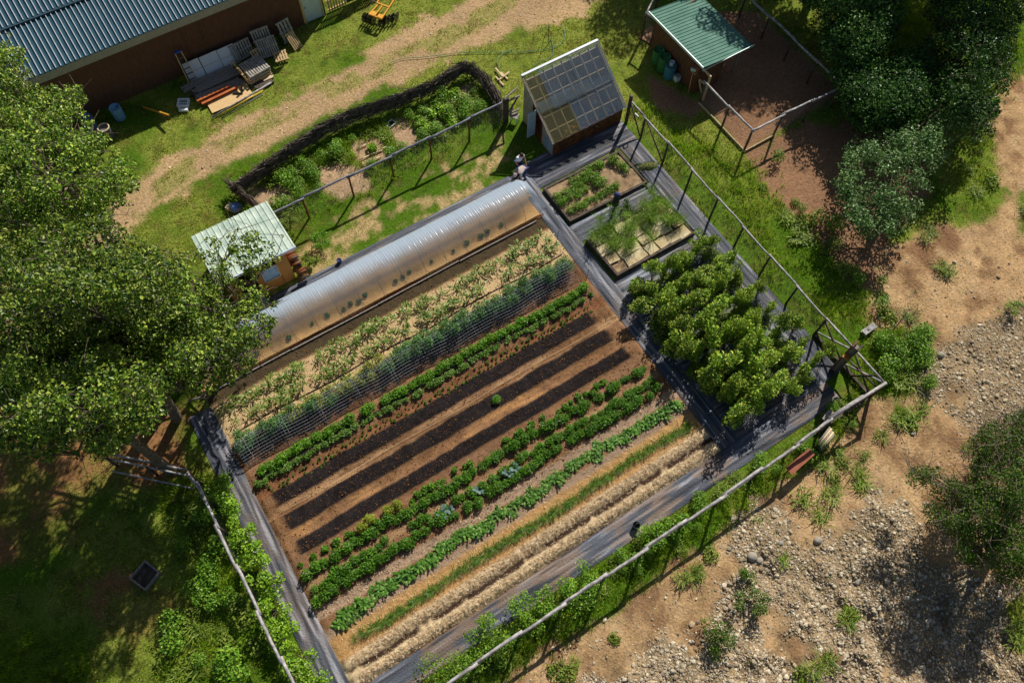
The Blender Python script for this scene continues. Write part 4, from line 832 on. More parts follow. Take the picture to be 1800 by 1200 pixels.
# trees standing just outside the picture, whose shade falls into it
for lab, c, r, n in (('big dark tree outside the upper right corner', (41, 29, 8), 5, 60), ('big dark tree beyond the pen, outside the top edge', (37, 35, 7), 4.5, 50), ('big dark tree outside the right edge', (45.5, 22.5, 8.5), 4.2, 70), ('dark tree just outside the right edge, the nearest one', (44.5, 19.5, 7.5), 3.4, 50), ('broad dark tree outside the right edge, the farthest one', (53, 28, 9), 5, 60), ('tall dark tree further beyond the pen corner', (39.5, 25.0, 7.5), 3.8, 50)):
    P, _ = ellip(n, c, (r, r, r*.6)); cl = [(p, rng.uniform(.8, 1.3)) for p in P]; make_tree('broadleaf_tree', lab, 'tree', (c[0], c[1], -.1), cl, .2, 190, L_dark, bark_m, .3, 7, 'dark trees in the upper right', .4)
cl = canopy([(1588, 842), (1612, 815), (1660, 822), (1700, 850), (1715, 800), (1698, 772), (1740, 745), (1860, 690), (1860, 1010), (1770, 1035), (1735, 1000), (1690, 990), (1672, 940), (1618, 905), (1640, 872)], 340, .8, 5.6, .22, .55); make_tree('scrub_tree', 'dense dark green scrub tree with bare twigs at the right edge of the sandy slope', 'tree', G(1760, 935), cl, .1, 400, L_shrub, bark_m, .16, 12, None, .3, dead=3)
cl = canopy([(1560, 545), (1590, 505), (1625, 505), (1645, 540), (1610, 560), (1580, 575)], 16, .7, 2.2, .2, .4); make_tree('young_tree', 'thin young tree with sparse grey-green leaves on bare soil near the fence corner', 'tree', G(1567, 583), cl, .07, 150, L_silver, bark_m, .035, 5)

def bush(name, lab, cat, c, r, h, mat, leaf=.09, n=700, group=None, n_cl=9, up=.45, stems=True):
    t = thing(name, lab, cat, c, 0, group); VV = []; m = MB()
    for k in range(n_cl):
        a = rng.uniform(0, 6.28); q = rng.uniform(0, .75)**.6*r; p = np.array([q*math.cos(a), q*math.sin(a), h*rng.uniform(.35, .85)]); rr = r*rng.uniform(.28, .5)
        P, d = ellip(int(n/n_cl), p, (rr, rr, rr*.8)); VV.append((P, d)); limb(m, (0, 0, 0), p, .018, .006, 4, .02, 3)
    P = np.concatenate([v[0] for v in VV]); D = np.concatenate([v[1] for v in VV]); P[:, 2] = np.abs(P[:, 2])+.02
    V, Q = leaves(P, leaf, up, .65, out=D); npmesh('foliage', V, [Q], mat, t)
    if stems: m.build('stems', bark_m, t)
    return t
g = G(1262, 1090); g2 = G(1300, 1060)
bush('shrub', 'lone dark green shrub on the gravel, lower one of two touching shrubs', 'shrub', G(1258, 1122), .85, 1.0, L_shrub, .09, 900)
bush('shrub', 'small green shrub on the gravel just above its larger neighbour', 'shrub', G(1310, 1058), .75, 1.0, L_shrub, .09, 700); bush('shrub', 'narrow shrub at the top of the gravel group of three', 'shrub', G(1305, 1015), .45, .8, L_shrub, .08, 350)
bushes = [((792, 1178), 1.25, 1.5, 'round berry bush lowest along the front fence'), ((866, 1118), 1.05, 1.4, 'second berry bush from the bottom, beside the striped path'), ((925, 1085), .85, 1.2, 'berry bush between two rounder ones along the front fence'), ((960, 1062), .7, 1.1, 'small berry bush squeezed close to the front fence'), ((1012, 1035), 1.05, 1.4, 'largest round berry bush in the middle of the front fence'), ((1150, 945), .75, .9, 'dark bush by the front fence next to a dark pail'), ((1185, 925), .65, .8, 'low green bush near the front fence above the dark pail'), ((1415, 800), .5, .7, 'small bush growing under the rusty plank by the fence')]
for p, r, h, lab in bushes: bush('berry_bush', lab, 'bush', G(*p), r, h, L_bush, .1, 1300 if r > 1 else 800, 'berry bushes along the front fence', 12)
for p, r, h, lab in [((770, 545), .1, .1, '')][:0]: pass
for k, (p, r, lab) in enumerate([((566, 430), .5, 'leafy vine bush climbing beside the upper end of the tunnel path'), ((545, 462), .35, 'small leafy bush right of the firewood heap'), ((510, 395), .6, 'loose bush at the right corner of the pale shed roof'), ((430, 420+0), .4, 'bush behind the pale shed')][:3]): bush('garden_bush', lab, 'bush', G(*p), r, .8, L_weed if k else L_bean, .09, 500)
bush('shrub', 'dense round shrub at the upper right of the gravel', 'shrub', G(1772, 545), .5, .6, L_bush, .06, 700)
# vines on the left fence
for k, y in enumerate(np.arange(2.6, 14.4, 1.15)):
    bush('grape_vine', ['lowest vine on the left fence', 'vine second from the bottom of the left fence', 'vine third from the bottom of the left fence', 'vine fourth from the bottom of the left fence', 'vine on the left fence a little below its middle', 'vine at the middle of the left fence', 'vine on the left fence a little above its middle', 'vine on the left fence four places from its upper end', 'vine on the left fence three places from its upper end', 'vine second from the upper end of the left fence', 'uppermost vine on the left fence'][k]+', bright green leaves', 'vine', (-5.62+rng.uniform(-.12, .12), y, 0), .8, 1.3, L_vine, .13, 620, 'vines on the left fence', 8, .5)

# ---- crop templates
def blades(n, h0, L, wd, droop, spread=.0, seg=4):
    V = []; Q = []; c = 0
    for k in range(n):
        a = rng.uniform(0, 6.28); z = h0*rng.random(); l = L*rng.uniform(.7, 1.15); el = rng.uniform(.5, 1.25); p = np.array([rng.normal()*spread, rng.normal()*spread, z]); d = np.array([math.cos(a), math.sin(a), 0]); s = np.array([-d[1], d[0], 0]); row = []
        for i in range(seg+1):
            w = wd*math.sin(math.pi*(.15+.85*(1-i/seg)))*.5+.001; V += [p-s*w, p+s*w]
            p = p+(d*math.cos(el)+np.array([0, 0, 1])*math.sin(el))*l/seg; el -= droop/seg*rng.uniform(.7, 1.3)
        Q += [(c+2*i, c+2*i+1, c+2*i+3, c+2*i+2) for i in range(seg)]; c += 2*(seg+1)
    return np.array(V), np.array(Q)
TEMPL = {}
def templ(kind, v):
    k = (kind, v)
    if k in TEMPL: return TEMPL[k], False
    if kind == 'corn': V, Q = blades(11, .32, .48, .055, 1.7); nm, mt = 'corn_plant', L_corn
    elif kind == 'onion': V, Q = blades(26, .02, .36, .016, .6, .04); nm, mt = 'onion_clump', L_onion
    elif kind == 'chard': V, Q = blades(26, .06, .25, .08, 1.6, .07, 3); nm, mt = 'leafy_green', L_chard
    elif kind == 'kale': V, Q = blades(14, .03, .3, .13, 1.2, .02, 3); nm, mt = 'cabbage', L_kale
    elif kind == 'dillw':
        V, Q = blades(150, .5, .42, .012, .5, .12, 2); nm, mt = 'feathery_plant', L_dill
    elif kind == 'tuft': V, Q = blades(70, .05, .34, .022, 1.2, .12, 3); nm, mt = 'weed_tuft', L_weed
    else:
        spec = dict(pea=('pea_plant', L_pea, 300, (.24, .27, .42), .5, .07), peay=('pea_plant', L_peay, 240, (.22, .25, .38), .45, .07), bean=('bean_plant', L_bean, 200, (.24, .23, .15), .2, .085), bean2=('bean_plant', L_bean2, 110, (.18, .15, .1), .11, .09), pot=('potato_plant', L_pot, 260, (.27, .25, .18), .2, .08), pots=('potato_plant', L_pot, 110, (.16, .14, .11), .12, .09), seed=('seedling', L_shrub, 30, (.06, .055, .035), .045, .07), potb=('potato_plant', L_bush, 260, (.36, .33, .2), .22, .09), yel=('yellow_plant', L_yel, 260, (.25, .22, .2), .22, .075), weed=('weed_plant', L_weed, 200, (.32, .3, .1), .07, .08), rhub=('leafy_weed', L_vine, 130, (.36, .34, .2), .2, .2), nettle=('weed_plant', L_bush, 260, (.3, .3, .3), .3, .07))[kind]
        P, d = ellip(spec[2], (0, 0, spec[4]), spec[3]); P[:, 2] = np.abs(P[:, 2])+.015; V, Q = leaves(P, spec[5], .5, .7, out=d); nm, mt = spec[0], spec[1]
    o = npmesh(nm, V, [Q], mt); TEMPL[k] = o; return o, True
def put(kind, x, y, z, s, lab, cat, grp, nv=4):
    o, new = templ(kind, int(rng.integers(nv)))
    if not new: o = o.copy(); COL.objects.link(o)
    o.location = (x, y, z); o.rotation_euler = (rng.uniform(-.06, .06), rng.uniform(-.06, .06), rng.uniform(0, 6.28)); o.scale = (s, s, s*rng.uniform(.85, 1.15)); tag(o, lab, cat, grp); return o
def row(kind, y, x0, x1, sp, lab, cat, grp, s=(.8, 1.15), jit=.05, keep=None, z=.06):
    x = x0; k = 0
    while x < x1:
        if (keep is None or keep(x)) and rng.random() > .05:
            put(kind if not callable(kind) else kind(x), x+rng.normal()*sp*.3, y+rng.normal()*jit+.05*math.sin(x*.8+y), z, rng.uniform(*s)*(1 if rng.random() > .08 else .65), lab, cat, grp)
        x += sp; k += 1
gap = lambda sc_, th, sd_: (lambda x: float(fbm(np.array(x), np.array(3.), sc_, 2, sd_)) > th)
row('corn', 17.72, -3.9, 14.1, .195, 'young corn plant in the upper corn row, nearest the plastic tunnel', 'corn', 'corn plants of the upper row', (.7, 1.15), .09, gap(.8, .22, 91))
row('corn', 16.85, -3.7, 14.1, .2, 'young corn plant in the lower corn row, just above the thin drip hose', 'corn', 'corn plants of the lower row', (.65, 1.1), .09, gap(.9, .27, 92))
row('corn', 15.98, -3.7, 13.4, .36, 'small corn-like plant between the drip hose and the netted pea row', 'corn', 'small plants beside the netted peas', (.5, .8), .08)
pk = lambda x: 'peay' if (-1.6 < x < 4.2 and rng.random() < .75) else 'pea'
row(pk, 15.72, -3.9, 14.0, .24, 'pea plant on the upper side of the netted row', 'pea', 'pea plants on the upper side', (.8, 1.15), .08)
row(pk, 15.42, -3.9, 14.0, .24, 'climbing pea plant in the long row behind the white grid netting', 'pea', 'pea plants behind the netting', (.8, 1.15), .08)
row('bean', 14.12, -3.9, 14.0, .2, 'bright bean plant in the row below the netting, upper side of the drip hose', 'bean', 'bean plants above the drip hose', (.85, 1.15), .05, gap(1.2, .2, 93))
row('bean2', 13.68, -3.9, 14.0, .2, 'small pale bean plant on the lower side of the bean row drip hose', 'bean', 'bean plants below the drip hose', (.85, 1.2), .05)
for yy in (13.22, 13.0): row('seed', yy, -3.7, 13.6, .21, 'tiny dark seedling in bare soil between the bean row and the first black strip', 'seedling', 'seedlings above the black strips', (.6, 1.2), .05)
row('pots', 9.42, -3.9, 13.9, .3, 'small patchy potato plant along the upper side of the first potato row', 'potato', 'small plants of the first potato row', (.8, 1.3), .06, gap(.9, .42, 94))
row('pot', 8.98, -3.9, 14.1, .25, 'dense potato plant in the first potato row under the black strips', 'potato', 'dense plants of the first potato row', (.85, 1.12), .05)
row('pot', 8.3, -3.9, 14.0, .28, 'potato plant on the upper side of the second potato row, with gaps', 'potato', 'upper plants of the second potato row', (.7, 1.05), .07, gap(.8, .3, 95))
row('pot', 7.82, -3.9, 13.8, .26, 'potato plant in the dense lower side of the second potato row', 'potato', 'lower plants of the second potato row', (.85, 1.12), .06, gap(1.5, .2, 96))
for x in (-1.0, -.6, .3, .7): put('yel', x, 9.5+rng.normal()*.05, .1, 1.1, 'yellow-green feathery plant standing out in the first potato row', 'plant', 'yellow plants in the potato row')
for x in (5.6, 6.0, 4.1, 2.2, 2.5): put('kale', x, 8.1+rng.normal()*.06, .2, 1.1, 'blue-grey cabbage growing among the second potato row', 'cabbage', 'blue-grey cabbages')
row('chard', 6.72, -3.7, 14.2, .13, 'broad-leaved bright green plant in the single leafy row on pale mulch', 'leafy green', 'leafy greens in one row', (.7, 1.15), .12)
row('onion', 5.6, -3.4, 13.9, .13, 'thin grassy onion clump in the row on orange mulch', 'onion', 'onion clumps on orange mulch', (.8, 1.1), .035)
put('pot', *G(872, 705)[:2], .05, .9, 'single green sapling standing alone in the bare black strips', 'sapling', None)
bp = [(x, y) for x in np.arange(16.0, 20.3, .36) for y in (19.85, 19.4, 18.95, 18.35)]
for x, y in bp:
    if (y < 19.5 and x > 18.6 and y > 18.5 and x < 19.6) or rng.random() < .06 or (y > 19.7 and x < 17) or (y < 18.5 and x > 18.9): continue
    put('potb', x+rng.normal()*.06, y+rng.normal()*.06, .14, rng.uniform(.6, .95), 'bushy potato-like plant in the raised bed next to the greenhouse', 'potato', 'plants in the upper raised bed')
for k in range(44):
    x, y = rng.uniform(15.9, 20.4), rng.uniform(14.5, 16.95)
    if x < 17 and y < 15: continue
    put('dillw', x, y, .2, rng.uniform(.7, 1.25), 'airy feathery green plant in the board-mulched raised bed', 'herb', 'feathery plants in the lower raised bed')
# plants under the film
for x in np.arange(-3.5, 14, .42):
    for y in (19.55,):
        if rng.random() < .5: put('pots', x, y+rng.normal()*.05, .02, rng.uniform(.6, 1.0), 'green plant growing inside the clear plastic tunnel', 'plant', 'plants inside the plastic tunnel')
# weeds along brush fence garden, dirt, front verge
zone = [(430, 330), (560, 275), (700, 200), (820, 150), (870, 190), (800, 230), (650, 300), (500, 375), (450, 370)]
k = 0
while k < 95:
    x, y = rng.uniform(430, 880), rng.uniform(150, 380)
    if sd(np.array([x]), np.array([y]), zone)[0] < 0: continue
    p = G(x, y); mm = regions(np.array([p.x]), np.array([p.y]))['bed'][0]
    if mm > .4: continue
    kind = ['nettle', 'weed', 'tuft', 'nettle'][int(rng.integers(4))]; put(kind, p.x, p.y, -.02, rng.uniform(.8, 1.5), 'rough green weed growing in the strip between brush fence and pole fence', 'weed', 'weeds in the brush fence garden'); k += 1
for px_, py_ in [(800, 165), (795, 172), (770, 190), (775, 198), (782, 206), (790, 214), (798, 222), (735, 215), (740, 222), (748, 228), (655, 262), (758, 205), (765, 183)]:
    p = G(px_, py_); put('rhub', p.x, p.y, 0, rng.uniform(.8, 1.1), 'large-leaved bright green plant in the beds inside the brush fence', 'leafy plant', 'large-leaved plants by the brush fence')
wt = [(1465, 840), (1470, 855), (1510, 830), (1548, 765), (1520, 800), (1515, 850), (1460, 870), (1412, 875), (1580, 740), (1620, 715), (1605, 735), (1600, 560), (1375, 985), (1080, 1122), (980, 1180), (1000, 1185), (1250, 975), (1220, 1010), (1200, 1020), (1490, 1090), (1495, 1080), (1430, 1180), (1410, 1190), (1450, 1160), (1640, 410), (1655, 470), (1665, 480), (1550, 520), (1740, 320), (1715, 340), (1625, 420), (1630, 400), (1450, 820), (1480, 815), (1790, 1100), (1780, 1120), (1700, 790), (1440, 905), (1800, 370), (1470, 795), (1010, 1165), (1228, 1000), (1600, 745), (1700, 300), (1720, 270)]
for q in wt:
    p = G(*q); gz = float(ground_z(np.array([p.x]), np.array([p.y]))[0]); put('tuft' if rng.random() < .7 else 'weed', p.x, p.y, gz, rng.uniform(.8, 1.7), 'green weed tuft growing on the bare sandy ground outside the front fence', 'weed', 'weed tufts on the sandy ground')
for k in range(75):
    x = rng.uniform(-5, 20.8); y = rng.uniform(1.5, 2.7); put(['weed', 'tuft', 'nettle'][int(rng.integers(3))], x, y, -.02, rng.uniform(.7, 1.3), 'green weed under the front fence between path and sandy slope', 'weed', 'weeds under the front fence')
for k in range(40):
    x = rng.uniform(1550, 1640); y = rng.uniform(585, 680); p = G(x-10, y); put(['nettle', 'tuft'][k % 2], p.x, p.y, 0, rng.uniform(.9, 1.7), 'dark weed in the dense clump outside the braced corner', 'weed', 'weed clump outside the corner')
for k in range(60):
    x, y = rng.uniform(1330, 1560), rng.uniform(280, 560)
    if abs((y-280)-(x-1330)*1.2) > 55: continue
    p = G(x, y); put(['nettle', 'tuft', 'weed'][k % 3], p.x, p.y, 0, rng.uniform(.9, 1.8), 'shaded weed on the bank between the right fence and the trees', 'weed', 'weeds on the shaded bank')
for k in range(70):
    p = G(rng.uniform(300, 470), rng.uniform(850, 1200)); 
    if p.x > -6.3: continue
    put(['nettle', 'tuft', 'weed'][k % 3], p.x, p.y, 0, rng.uniform(.9, 1.8), 'lush weed outside the vine-covered left fence', 'weed', 'weeds outside the left fence')

# tall cane block on the fabric
bt = {}
k = 0
for j, y in enumerate(np.arange(4.75, 12.9, 1.13)):
    for x in np.arange(15.7+.2*(j % 2), 21.3, .62):
        big = max(0, 1-math.hypot(x-16.5, (y-6.0)*.6)/5)
        h = 1.2+.95*big; r = .5+.16*big; v = (k % 6); lab = 'tall staked raspberry-like plant in the dense block inside the fence'
        if v not in bt:
            t = thing('cane_plant', lab, 'cane plant', (x, y, 0), 0, 'plants of the tall staked block'); VV = []; m = MB()
            for c in range(9):
                a = rng.uniform(0, 6.28); q = rng.uniform(0, .42); p = np.array([q*math.cos(a)*1.1, q*math.sin(a)*.55, rng.uniform(.45, 1.45)]); P, d = ellip(80, p, (.25, .18, .3)); VV.append((P, d)); limb(m, (q*.3, 0, 0), p, .012, .005, 4, 0, 3)
            P = np.concatenate([a[0] for a in VV]); D = np.concatenate([a[1] for a in VV]); V, Q = leaves(P, .115, .3, .5, out=D); npmesh('foliage', V, [Q], L_berry, t); m.build('stems', wood_brown, t)
            m = MB(); m.tube([(.1, .05, -.1), (.14, .05, 1.75)], .013, 6); m.build('stake', wood_dark, t); bt[v] = t; r0 = t
        else: r0 = copy_tree(bt[v], (x, y, 0))
        s = h/1.35; r0.location = (x+rng.normal()*.12, y+rng.normal()*.15, 0); r0.rotation_euler = (0, 0, rng.uniform(0, 6.28) if rng.random() < .5 else rng.uniform(-.3, .3)); q_ = rng.uniform(.82, 1.18); r0.scale = (s*q_, s*q_, s*rng.uniform(.62, 1.25)); k += 1

for k in range(130):
    put(['tuft', 'weed'][k % 2], rng.uniform(15.6, 20.9), rng.uniform(4.6, 12.7), .02, rng.uniform(.9, 1.6), 'yellowish grass tuft growing between the tall staked plants', 'weed', 'grass tufts inside the staked block')

# ================================================================ NETTING, HOSES, SMALL THINGS
t = thing('trellis_net', 'white square grid netting draped over the pea row', 'netting', (0, 15.3, 0)); m = MB()
prof = [(.5, .55), (.35, .85), (.1, .95), (-.15, .82), (-.4, .58), (-.62, .3), (-.78, .03)]
pc = np.array(prof); sl_ = np.concatenate([[0], np.cumsum(np.hypot(*np.diff(pc, axis=0).T))])
def npt(x, s): 
    y = np.interp(s, sl_, pc[:, 0]); z = np.interp(s, sl_, pc[:, 1]); h = .92+.08*abs(math.cos(x*math.pi/1.9)); return (x, y+.04*math.sin(x*1.7), z*h+.015*math.sin(x*7+s*3))
for x in np.arange(-4.1, 14.05, .155): m.tube([npt(x+.01*math.sin(s*4), s) for s in np.linspace(0, sl_[-1], 8)], .006, 3, False)
for s in np.arange(.02, sl_[-1], .15): m.tube([npt(x, s) for x in np.arange(-4.1, 14.1, .3)], .006, 3, False)
m.build('net', pm('grey_net_string', S(168, 176, 192), S(186, 192, 204), .6), t)
for x in np.arange(-4.0, 14.1, 1.9): m = MB(); m.tube([(x, .56, -.1)]+[(x, a, b-.03) for a, b in prof], .014, 5, False); m.build('hoop', wire_m, t)
def hose(name, lab, pts, r, mat, cat='hose', sub=8):
    P = np.array(pts, float); n = len(P); out = []
    for i in range(n-1):
        p0, p1, p2, p3 = P[max(i-1, 0)], P[i], P[i+1], P[min(i+2, n-1)]
        for k in range(sub):
            q = k/sub; out.append(.5*((2*p1)+(-p0+p2)*q+(2*p0-5*p1+4*p2-p3)*q*q+(-p0+3*p1-3*p2+p3)*q**3))
    out.append(P[-1]); m = MB(); m.tube(out, r, 6); o = m.build(name, mat, None, True); return tag(o, lab, cat)
for lab, y, x0, x1, z in (('thin black drip hose lying between the lower corn row and the pea row', 16.42, -4.0, 14.2, .07), ('black drip hose running through the bean row', 13.86, -4.0, 13.9, .2), ('black drip hose between the orange mulch and the straw bands', 5.13, -3.4, 14.0, .06)):
    hose('drip_hose', lab, [(x, y+.05*math.sin(x*1.1+y), z) for x in np.linspace(x0, x1, 22)], .022, black_m, sub=3)
hose('drip_hose', 'second black hose close beside the one in the bean row', [(x, 13.8+.03*math.sin(x*1.7), .19) for x in np.linspace(-4, 13, 20)], .018, black_m, sub=3)
hose('drip_tape', 'pale string lying on the brown soil between the first two black strips', [(x, 11.95+.04*math.sin(x*.9), .12) for x in np.linspace(-3.8, 14.1, 20)], .009, wood_pale, 'string', 3)
hgrn = pm('green_hose', S(70, 132, 104), S(92, 150, 120), .45, 9)
gh_ = [[(686, 111), (710, 103), (740, 101), (775, 97), (810, 93), (850, 92), (900, 92), (930, 90), (960, 86), (985, 78), (993, 62), (990, 48), (986, 45)], [(985, 90), (975, 97), (968, 104), (972, 112), (985, 100), (995, 88)][:0] or [(938, 117), (950, 108), (965, 103), (972, 92), (972, 80), (968, 66)], [(880, 122), (874, 110), (880, 98), (893, 90), (902, 86)]]
for k, l_ in enumerate(gh_): hose('garden_hose', ['long green garden hose snaking over the lawn behind the greenhouse', 'green hose loop running up to the sprinkler stand', 'short green hose curl left of the greenhouse lawn'][k], [tuple(np.array(G(a, b, .05))) for a, b in l_], .017, hgrn)
t = thing('sprinkler_stand', 'thin dark tripod stand on the lawn behind the greenhouse', 'stand', tuple(G(963, 72)))
for a in (0, 2.1, 4.2): m = MB(); m.tube([(.28*math.cos(a), .28*math.sin(a), 0), (0, 0, .95)], .016, 5); m.build('leg', black_m, t)
m = MB(); m.tube([(0, 0, .9), (0, 0, 1.15)], .022, 6); m.tube([(-.08, 0, 1.13), (.12, 0, 1.17)], .02, 6); m.build('sprinkler_head', wire_m, t)
t = thing('timber_cross', 'small pale wooden stand lying on the grass left of the greenhouse', 'wooden stand', tuple(G(886, 140)), R_(10))
for a, b in (((-.35, -.35, .05), (-.25, .45, .05)), ((-.3, .1, .1), (.55, .15, .1)), ((.15, -.15, .05), (.2, .5, .05)), ((0, .1, .14), (.15, .9, .1))): m = MB(); m.beam(a, b, .09, .06); m.build('bar', wood_pale, t)
t = thing('garden_chair', 'pale frame chair lying in the shade beside the greenhouse door', 'chair', tuple(G(905, 212)), R_(30))
m = MB(); m.box((0, 0, .4), (.42, .42, .04)); m.build('seat', wood_grey, t); m = MB(); m.box((0, .22, .65), (.42, .04, .4)); m.build('backrest', wood_grey, t)
for x in (-.18, .18):
    for y in (-.18, .18): m = MB(); m.beam((x, y, 0), (x, y, .4), .035, .035, (0, 1, 0)); m.build('leg', board_w, t)
# dark figure-like post by the beds
t = thing('covered_post', 'thin black-wrapped post with a blue-black cap standing between the raised beds', 'post', (17.95, 17.15, 0))
m = MB(); m.lathe([(0, 0), (.05, 0), (.05, .7), (.17, .72), (.2, .9), (.16, 1.25), (.14, 1.5), (.08, 1.62), (0, 1.64)], (0, 0, 0), 12); m.build('wrap', black_m, t, True)
m = MB(); m.lathe([(.15, 1.5), (.16, 1.6), (.1, 1.68), (0, 1.7)], (0, 0, 0), 12); m.build('cap', pm('navy_cloth', S(40, 56, 110), None, .7), t, True)
m = MB(); [m.tube([(.1+.05*k, -.1*k, .1), (.75, -.35+.13*k, .5-.08*k)], .015, 5) for k in range(5)]; m.build('twigs', wood_grey, t)
bush('garden_bush', 'small dark green plant next to the black-wrapped post', 'bush', (18.75, 16.85, 0), .45, .6, L_shrub, .08, 450)
t = thing('pail', 'dark pail standing at the edge of the striped path by the front bushes', 'pail', tuple(G(1117, 925))); m = MB(); m.lathe([(0, 0), (.12, 0), (.16, .3), (.17, .31), (.15, .31), (.11, .02), (0, .02)], (0, 0, 0), 14); m.build('body', black_m, t, True); m = MB(); m.tube([(-.16, 0, .3), (0, .05, .42), (.16, 0, .3)], .008, 5); m.build('handle', wire_m, t)
drum('blue pail by the path under the small shed', tuple(G(597, 461)), .12, .25, MATS['navy_cloth'], name='pail', rings=False)
t = thing('turf_heap', 'small heap of cut grass lying on the fabric inside the right fence', 'grass heap', tuple(G(1140, 293))); m = MB(); m.lathe([(.55, 0), (.5, .08), (.3, .17), (.1, .2), (0, .2)], (0, 0, 0), 12); m.build('heap', pm('dry_grass', S(96, 100, 52), S(130, 128, 78), .9, 12, .8, 30), t, True); t.scale = (1, .5, 1); t.rotation_euler = (0, 0, R_(-20)); V, Q = blades(260, .15, .22, .02, 1.0, .28, 2); npmesh('blades', V, [Q], L_weed, t)
# weathered trough outside the corner
t = thing('wooden_trough', 'weathered grey wooden box on the grass outside the fence corner', 'box', tuple(G(1525, 582)), R_(2)); 
m = MB(); m.box((0, 0, .14), (.72, .24, .18)); m.build('box', wood_grey, t); m = MB(); m.box((0, .02, .25), (.8, .3, .03)); m.build('lid', rail_m, t)
m = MB(); m.lathe([(0, 0), (.05, 0), (.05, .02), (0, .02)], (-.1, 0, .267), 10); m.build('knot_hole', black_m, t); m = MB(); m.box((-.3, 0, .03), (.07, .34, .06)); m.build('foot', wood_pale, t); m = MB(); m.box((.3, 0, .03), (.07, .34, .06)); m.build('foot', wood_pale, t)
# things hung on / lying along the front fence
t = thing('stool', 'small grey board seat standing inside the front fence near the corner', 'seat', tuple(G(1450, 738)), R_(18)); m = MB(); m.box((0, 0, .5), (.62, .38, .05)); m.build('board', wood_grey, t)
for x in (-.22, .22): m = MB(); m.box((x, 0, .24), (.07, .3, .47)); m.build('leg', wood_dark, t)
t = thing('rusty_plank', 'reddish brown plank propped just outside the front fence', 'plank', (16.85, 1.55, .0), R_(5)); m = MB(); m.sheet((-.75, -.28, .78), (.75, -.25, .8), (.75, .12, .85), (-.75, .12, .85), .04); m.build('plank', pm('red_brown_paint', S(150, 84, 62), S(170, 104, 78), .7, 4, .3), t)
for x in (-.6, .6): m = MB(); m.beam((x, -.05, -.05), (x, -.05, .78), .07, .07, (0, 1, 0)); m.build('leg', wood_dark, t)
t = thing('log_bundle', 'pale split logs tied outside the front fence near the corner', 'logs', (18.75, 1.62, .35), R_(14))
for k in range(5): m = MB(); m.tube([(-.55+.05*k, -.12+.08*k, .05*(k % 2)), (.5+.04*k, -.1+.08*k, .05*(k % 2))], .045, 7); m.build('log', wood_pale if k % 2 else wood_grey, t, True)
m = MB(); m.box((0, .03, -.2), (.9, .3, .3)); m.build('rack', wood_dark, t)
# left side: log gate, plank, sunken frame
t = thing('log_gate', 'old log gate lying low in shade at the upper end of the left fence', 'gate', (-7.5, 16.4, 0))
for a, b, r in (((-1.5, 1.45, .95), (1.2, -1.25, 1.25), .045), ((-1.7, 1.15, .25), (1.0, -1.5, .3), .04), ((-1.25, 1.5, 1.0), (1.25, -.95, 1.1), .05)): m = MB(); m.tube([a, b], r, 7, True, .05); m.build('log', rail_m, t, True)
for q in (0, .5, 1): m = MB(); x = -1.5+2.7*q; y = 1.4-2.7*q; m.tube([(x, y, -.1), (x, y, 1.2)], .06, 7); m.build('post', wood_dark, t, True)
pole('thick brown log leaning at the upper end of the left fence', (-6.6, 16.2, .1), (-6.1, 15.0, 1.5), .08, wood_brown, 'leaning_log', 'log')
t = thing('cold_frame', 'square grey wooden frame lying in deep shade on the left', 'frame', tuple(G(258, 1012)), R_(24))
for c, s in (((-.42, 0, .12), (.06, .9, .24)), ((.42, 0, .12), (.06, .9, .24)), ((0, .42, .12), (.78, .06, .24)), ((0, -.42, .12), (.78, .06, .24))): m = MB(); m.box(c, s); m.build('side', wood_grey, t)
m = MB(); m.box((0, 0, .03), (.78, .78, .03)); m.build('base', wood_dark, t)
pole('short plank leaning where the tunnel meets the cottonwood trunk', (-5.1, 19.0, .05), (-4.4, 18.6, .5), .05, wood_grey, 'short_plank', 'plank')
for k, q in enumerate([(1000, 440), (1155, 455-0)][:0]): pass
for k, (x, y) in enumerate([(14.45, 14.6), (14.3, 11.0), (-4.2, 18.6), (14.45, 17.3)]): pole(['thin metal stake at the right end of the bean row', 'thin metal stake at the right end of the second black strip', 'thin metal stake at the upper left corner of the garden soil', 'thin metal stake at the right end of the upper corn row'][k], (x, y, 0), (x+.04, y, .9), .014, wire_m, 'stake', 'stake')

# brush fences
def brush(lab, pts, h, n, wd=.3):
    b = np.array((*pts[0], 0.)); P = [np.array((x, y, 0.))-b for x, y in pts]; t = thing('brush_fence', lab, 'brush fence', tuple(b)); seg = [np.linalg.norm(P[i+1]-P[i]) for i in range(len(P)-1)]; tot = sum(seg)
    def at(s):
        for i, L in enumerate(seg):
            if s <= L or i == len(seg)-1: d = (P[i+1]-P[i])/L; return P[i]+d*min(s, L), d
            s -= L
    m = MB()
    for k in range(n):
        p, d = at(rng.uniform(0, tot)); nn = np.array([-d[1], d[0], 0]); L = rng.uniform(.5, 1.5); z = h*rng.random()**.6; off = rng.normal()*wd*.4
        tl = d*math.cos(rng.normal()*.25)+np.array([0, 0, rng.normal()*.3])+nn*rng.normal()*.1; p = p+nn*off+np.array([0, 0, z]); q = p+tl*L/2; o = p-tl*L/2
        if min(q[2], o[2]) < 0: continue
        m.tube([o, (o+q)/2+rng.normal(size=3)*.03, q], [rng.uniform(.012, .026), .016, .006], 4, False)
    m.build('brushwood', pm('dead_brushwood', S(70, 60, 52), S(126, 114, 104), .9, 3, .3, 20), t)
    for s in np.arange(.2, tot, 1.6): p, d = at(s); m = MB(); m.tube([p-[0, 0, .1], p+[0, 0, h+.15]], .04, 7); m.build('stake', wood_grey, t, True)
